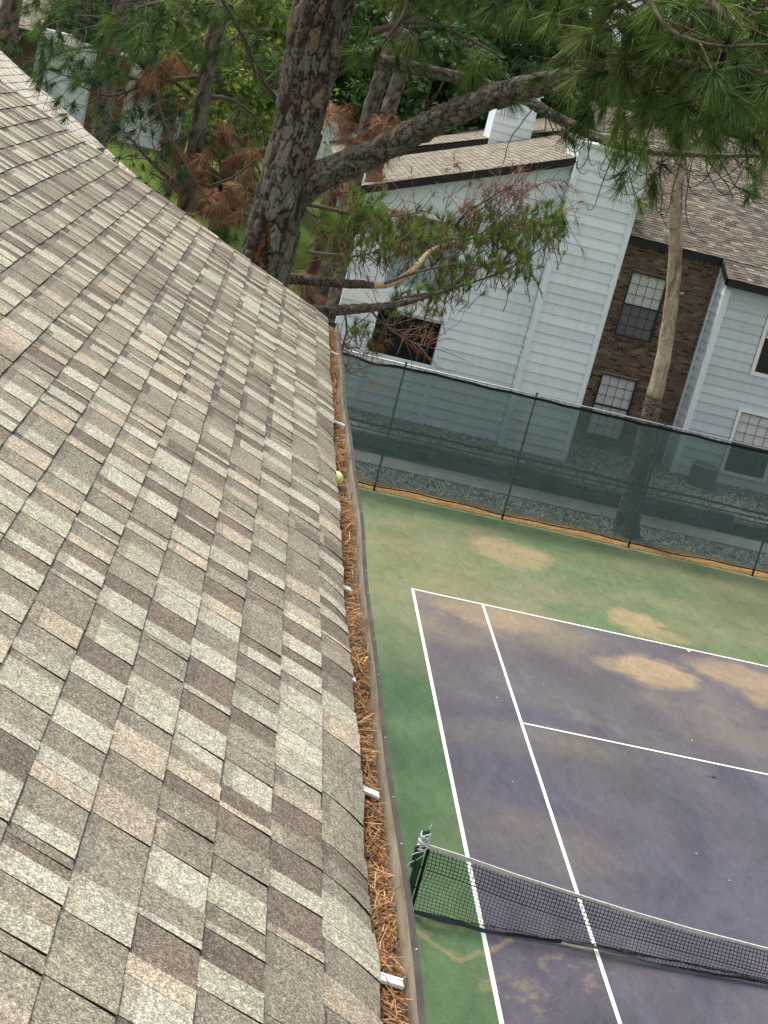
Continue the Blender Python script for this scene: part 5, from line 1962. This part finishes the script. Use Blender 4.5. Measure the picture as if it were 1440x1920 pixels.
far_pine(592, 470, 22, .10, 0.05, 'reddish young pine trunk between the big pine and the gable wall', 7.4,
         [B_([(596, 430, 22), (640, 420, 22.2), (690, 395, 22.5)], .02), B_([(600, 410, 22), (570, 390, 22), (560, 350, 22)], .02), B_([(610, 380, 22), (650, 360, 22.2), (690, 380, 22.5)], .02)], .20,
         deadc=[(575, 520, 21.8, 8), (590, 550, 21.8, 6), (640, 350, 22, 7), (610, 375, 22, 6), (700, 320, 21, 4)], barkc=(.12, .085, .065))
far_pine(415, 425, 23, .13, 0.02, 'dark young pine trunk just left of the big pine, half hidden by the roof', 7.6, [B_([(425, 400, 23), (470, 390, 23), (500, 420, 23)], .02), B_([(425, 390, 23), (390, 380, 23), (360, 400, 23)], .02)], .3, deadc=[(430, 400, 22.5, 6)])

# the bare peeled trunk in front of the brick bay
bp = atZ(1172, 1003, .02)
bare = thing('pine_tree', tuple(bp), 'tall bare pine trunk with tan bark in front of the brick wall', 'tree')
dY = bp[1]
tp2 = [atY(x, y, dY + .0) for (x, y) in [(1172, 1003), (1185, 930), (1203, 860), (1215, 800), (1226, 745), (1240, 690), (1252, 620), (1261, 550), (1266, 480), (1267, 400), (1271, 330), (1285, 260), (1312, 150), (1340, 40)]]
rd2 = [.34, .25, .22, .205, .195, .178, .165, .158, .152, .148, .138, .125, .11, .10]
bark_limb('trunk', tp2[:5], rd2[:5], bare, 44, 150, .06, .10, .024, (.20, .17, .15), .3, 31)
mb = MB()
pp = smooth_path(np.column_stack([tp2[4:], rd2[4:]]), 90)
V, F = tube_arrays(pp[:, :3], pp[:, 3] * (1 + .03 * np.sin(np.arange(90) * .9)), 28)
V = np.asarray(V) * 1.0
kk = np.arange(len(V))
cen = np.repeat(pp[:, :3], 28, 0)
nz = fbm(np.column_stack([(V - cen)[:, :2] * 7, V[:, 2] * 1.6]), 61, 4)
nz2 = fbm(np.column_stack([(V - cen)[:, :2] * 22, V[:, 2] * 5]), 64, 4)
V = cen + (V - cen) * (1 + .10 * (nz[:, None] - .5) + .05 * (nz2[:, None] - .5))
me = bpy.data.meshes.new('peeled_trunk')
me.from_pydata(V.tolist(), [], F)
at_ = me.color_attributes.new('col', 'FLOAT_COLOR', 'POINT')
mixv = np.clip((nz * .5 + nz2 * .5 - .40) * 4, 0, 1)[:, None]
cA, cB, cC = np.array([.30, .215, .145]), np.array([.46, .39, .31]), np.array([.16, .115, .08])
cc = cA * (1 - mixv) + cB * mixv
dk = np.clip((fbm(np.column_stack([(V - cen)[:, :2] * 10, V[:, 2] * 2.2]), 71, 4) - .58) * 6, 0, 1)[:, None]
cc = cc * (1 - dk) + cC * dk
at_.data.foreach_set('color', np.column_stack([cc, np.ones(len(cc))]).astype(np.float32).ravel())
me.materials.append(M['bark_far'])
me.polygons.foreach_set('use_smooth', np.ones(len(F), bool))
link('peeled_trunk', me, bare)
mb = MB()
for (x, y, s_) in [(1276, 552, 1), (1262, 600, -1), (1238, 690, 1), (1272, 380, 1), (1247, 640, -1)]:
    p = atY(x, y, dY - .14)
    mb.tube([p + np.array([0, .1, 0]), p + np.array([.05 * s_, -.03, .04])], [.04, .022], 7, (.45, .36, .26))
mb.build('branch_stubs', M['bark_far'], bare, True)
fo = Foliage(); br = MB()
for L in [B_([(1312, 150, 35), (1380, 170, 34), (1440, 230, 33)], .06), B_([(1300, 190, 35), (1230, 200, 34), (1170, 250, 33)], .06), B_([(1320, 120, 35), (1380, 80, 34), (1450, 60, 33)], .06), B_([(1330, 80, 35), (1250, 60, 34), (1180, 80, 33)], .06), B_([(1290, 230, 35), (1340, 250, 34), (1420, 290, 33)], .05)]:
    p, r_ = pxpath(L, 14); br.tube(p, r_, 6, (.12, .1, .08)); tree_along(fo, p, .16, (.4, 1.0), .012, sub=2, down=.1)
tag(br.build('branches', M['bark_far'], bare, True), kind='stuff')
tag(fo.tw.build('twigs', M['bark_far'], bare, True), kind='stuff')
V, c_ = fans(fo.c, fo.d, 60, .24, .012, .7, [(.05, .10, .03), (.07, .13, .035), (.09, .15, .045)], .12)
tag(quads_mesh('needles', V, c_, M['needle'], bare), kind='stuff')


# ------------------------------------------------------------------ broadleaf trees and houses behind
def leafy(px, py, d, Rx, Rz, label, pal, n=9000, leaf=.16, clumps=70, trunk_r=.2, name='broadleaf_tree'):
    c = at(px, py, d)
    z0 = float(terrain_z(np.array(c[0]), np.array(c[1])))
    t_ = thing(name, (c[0], c[1], z0), label, 'tree')
    mb = MB()
    mb.tube([(c[0], c[1], z0 - .1), (c[0] + .1, c[1], (z0 + c[2]) / 2), (c[0] - .05, c[1], c[2] + Rz * .3)], [trunk_r, trunk_r * .8, trunk_r * .4], 10, (.10, .085, .07))
    for k in range(7):
        a = k * 2.4
        mb.tube([(c[0], c[1], max(z0 + 1, c[2] - Rz * .5) + k * .2), (c[0] + math.cos(a) * Rx * .4, c[1] + math.sin(a) * Rx * .4, c[2]), (c[0] + math.cos(a) * Rx * .75, c[1] + math.sin(a) * Rx * .75, c[2] + Rz * .3)], [trunk_r * .5, trunk_r * .3, .03], 6, (.10, .085, .07))
    mb.build('trunk', M['bark_far'], t_, True)
    u = rng.normal(0, 1, (clumps, 3)); u /= np.linalg.norm(u, axis=1)[:, None]
    rad = rng.uniform(.45, 1.0, (clumps, 1)) ** .6
    cl = np.array(c) + u * rad * np.array([Rx, Rx, Rz])
    cs_ = rng.uniform(.16, .34, clumps) * Rx
    k = rng.integers(0, clumps, n)
    off = rng.normal(0, 1, (n, 3)); off /= np.linalg.norm(off, axis=1)[:, None]
    P = cl[k] + off * cs_[k][:, None] * rng.uniform(.3, 1.1, (n, 1)) * np.array([1, 1, .75])
    a = rng.normal(0, 1, (n, 3)); a /= np.linalg.norm(a, axis=1)[:, None]
    nrm = off * .7 + np.array([0, 0, .6]) + rng.normal(0, .5, (n, 3))
    a -= nrm * (a * nrm).sum(1)[:, None] / (nrm * nrm).sum(1)[:, None]
    a /= np.linalg.norm(a, axis=1)[:, None]
    b = np.cross(nrm, a); b /= np.linalg.norm(b, axis=1)[:, None]
    s_ = (leaf * rng.uniform(.6, 1.3, n))[:, None]
    V = np.stack([P - a * s_, P + b * s_ * .55, P + a * s_, P - b * s_ * .55], 1).reshape(-1, 3)
    pal = np.array(pal)
    col = pal[rng.integers(0, len(pal), clumps)][k] * rng.uniform(.7, 1.35, (n, 1))
    tag(quads_mesh('crown', V, col, M['leaf'], t_), kind='stuff')
    return t_


YG = [(.17, .24, .045), (.21, .27, .055), (.13, .20, .038)]
MG = [(.085, .165, .036), (.11, .20, .045), (.07, .135, .036)]
DG = [(.045, .100, .030), (.062, .125, .034), (.032, .078, .027)]
leafy(455, 150, 46, 2.4, 2.6, 'bright yellow-green broadleaf tree left of the big pine', YG, 9000, .12)
leafy(375, 90, 60, 2.4, 2.4, 'mid-green leafy tree behind the slender pine', MG, 8000, .12)
leafy(520, 60, 55, 3.2, 2.8, 'dark leafy tree directly behind the big pine', DG, 9000, .15)
leafy(610, 110, 62, 3.0, 2.8, 'dark green tree seen between the trunk fork and the pair of grey trunks', DG, 9000, .15)
leafy(800, 190, 54, 3.0, 2.4, 'deep green glossy tree above the thick limb', DG, 14000, .14)
leafy(905, 130, 58, 3.2, 3.0, 'deep green tree right above the gable roof ridge', DG, 12000, .15)
leafy(1000, 40, 62, 2.9, 2.6, 'mid-green tree behind the far chimney', MG, 10000, .15)
leafy(740, 40, 60, 3.4, 3.0, 'green tree behind the pair of grey trunks, touching the frame top', MG, 11000, .15)
leafy(1230, 200, 56, 3.2, 2.0, 'light green tree behind the ridge of the brown roof', [(.09, .16, .04), (.12, .19, .05), (.07, .13, .035)], 11000, .15)
leafy(1385, 190, 60, 3.2, 2.6, 'mid-green tree above the right end of the brown roof', MG, 11000, .15)
leafy(1120, 170, 66, 2.6, 2.2, 'grey-green tree seen through the needles near the far chimney', [(.07, .12, .045), (.09, .15, .055)], 9000, .15)
leafy(1420, 60, 66, 3.0, 2.6, 'tall green tree at the far right top', MG, 9000, .16)
leafy(90, -10, 76, 3.6, 2.8, 'dark tree over the brown-roofed house at the far left', DG, 9000, .15)
leafy(270, 40, 74, 3.8, 2.6, 'dark green tree above the siding house on the left', DG, 9000, .15)

# far wood that closes the view between the trees
n = 26000
x = rng.uniform(-90, 110, n); y = rng.uniform(92, 125, n)
top = 7.5 + 5.0 * fbm(np.stack([x * .10, y * .1], -1), 81, 4) + 2.0 * fbm(np.stack([x * .5, y * .5], -1), 83, 3)
z = 2.5 + (top - 2.5) * rng.uniform(0, 1, n) ** .7
P = np.stack([x, y, z], -1)
a = rng.normal(0, 1, (n, 3)); a /= np.linalg.norm(a, axis=1)[:, None]
b = np.cross(a, rng.normal(0, 1, (n, 3))); b /= np.linalg.norm(b, axis=1)[:, None]
s_ = rng.uniform(.5, 1.1, n)[:, None]
V = np.stack([P - a * s_, P + b * s_ * .6, P + a * s_, P - b * s_ * .6], 1).reshape(-1, 3)
pal = np.array(MG + DG)
g = fbm(P * .22, 85, 3)
col = pal[np.clip((g * 8).astype(int) - 1, 0, 5)] * rng.uniform(.7, 1.3, (n, 1))
tag(quads_mesh('far_wood', V, col, M['leaf']), 'far green wood closing the view behind the houses', 'wood', kind='stuff')

# distant house on the left: brown roof, brick bay, pale siding
HY = 50.0
dh = thing('distant_house', (-12, HY, 2.5), 'distant house with a brick bay and pale siding under the pine boughs', 'house')
mb = MB()
mb.bx(-17, -8.3, HY + .02, HY + .3, 2.0, 7.3)
dw = mb.build('wall', M['siding'], dh)
siding(dw, (-10.80, HY, 0), (1, 0, 0), (0, -1, 0), 2.45, 3.0, lambda x: 7.2, [(.45, 1.55, 4.70, 5.75)])
siding(dw, (-14.3, HY, 0), (1, 0, 0), (0, -1, 0), 2.0, 3.0, lambda x: 7.2)
mb = MB(); mb.bx(-12.2, -10.82, HY - .25, HY, 2.0, 7.2, (.16, .095, .06))
bb_ = mb.build('brick_bay', M['brick'], dh)
mb = MB()
z = 2.6
k = 0
while z < 7.1:
    x = -12.2 + (.11 if k % 2 else 0)
    while x < -10.95:
        if not (-11.85 < x < -11.2 and 3.3 < z < 4.5):
            c = rr.choice([(.17, .10, .065), (.12, .075, .05), (.22, .13, .08), (.06, .045, .04)])
            mb.bx(x, x + .20, HY - .262, HY - .24, z, z + .058, c)
        x += .213
    z += .0675; k += 1
tag(mb.build('bricks', M['brick'], bb_), kind='stuff')
mb = MB(); mb.bx(-11.9, -11.25, HY - .255, HY - .20, 3.2, 4.5)
mb.build('bay_window', M['blind'], dh)
window(dh, -10.36, -9.24, 4.70, 5.75, HY, 1, 1, 'white_trim', .05, .55, False)
mb = MB(); mb.bx(-10.86, -10.76, HY - .06, HY - .015, 2.5, 7.2); mb.bx(-10.3, -9.2, HY - .6, HY - .01, 3.55, 3.7)
mb.build('trim', M['siding'], dh)
# brown-roofed house further left
bh = thing('brown_roofed_house', (-16, 50, 2.5), 'distant house with a grey-brown roof and dark eave, at the top left corner', 'house')
far_roof('roof', (-19, 48.6, 7.30), (1, 0, 0), unit((0, 1, .45)), 4.6, 5.5, bh, .2, .5)
mb = MB(); mb.bx(-19, -14.35, 48.55, 48.6, 7.05, 7.28); mb.bx(-19, -14.35, 48.6, 49.9, 7.05, 7.08)
mb.build('eave', M['black_trim'], bh)
mb = MB(); mb.bx(-19, -14.6, 49.9, 50.0, 2.5, 7.05)
mb.build('wall', plain('brown wall boards', (.13, .085, .06), .8), bh)
mb = MB(); mb.bx(-14.34, -12.9, 48.9, 50, 7.10, 7.5)
mb.build('gutter_return', M['white_paint'], bh)
# pale house seen right of the big trunk
ph = thing('pale_house', (-1.5, 60, 2.5), 'distant pale siding house seen between the big trunk and the thick limb', 'house')
mb = MB(); mb.bx(-3.6, .6, 60.02, 66, 2.5, 7.6)
pw_ = mb.build('wall', M['siding'], ph)
siding(pw_, (-3.6, 60, 0), (1, 0, 0), (0, -1, 0), 4.2, 3.0, lambda x: 7.6, [(1.35, 1.85, 3.2, 5.2)])
mb = MB(); mb.bx(-2.30, -2.22, 59.9, 60, 3.0, 5.4); mb.bx(-2.30, -1.75, 59.9, 60, 5.3, 5.4)
mb.build('trim', M['white_trim'], ph)
far_roof('roof', (-4.0, 59.6, 7.6), (1, 0, 0), unit((0, 1, .45)), 5.0, 3.5, ph, .2, .5)
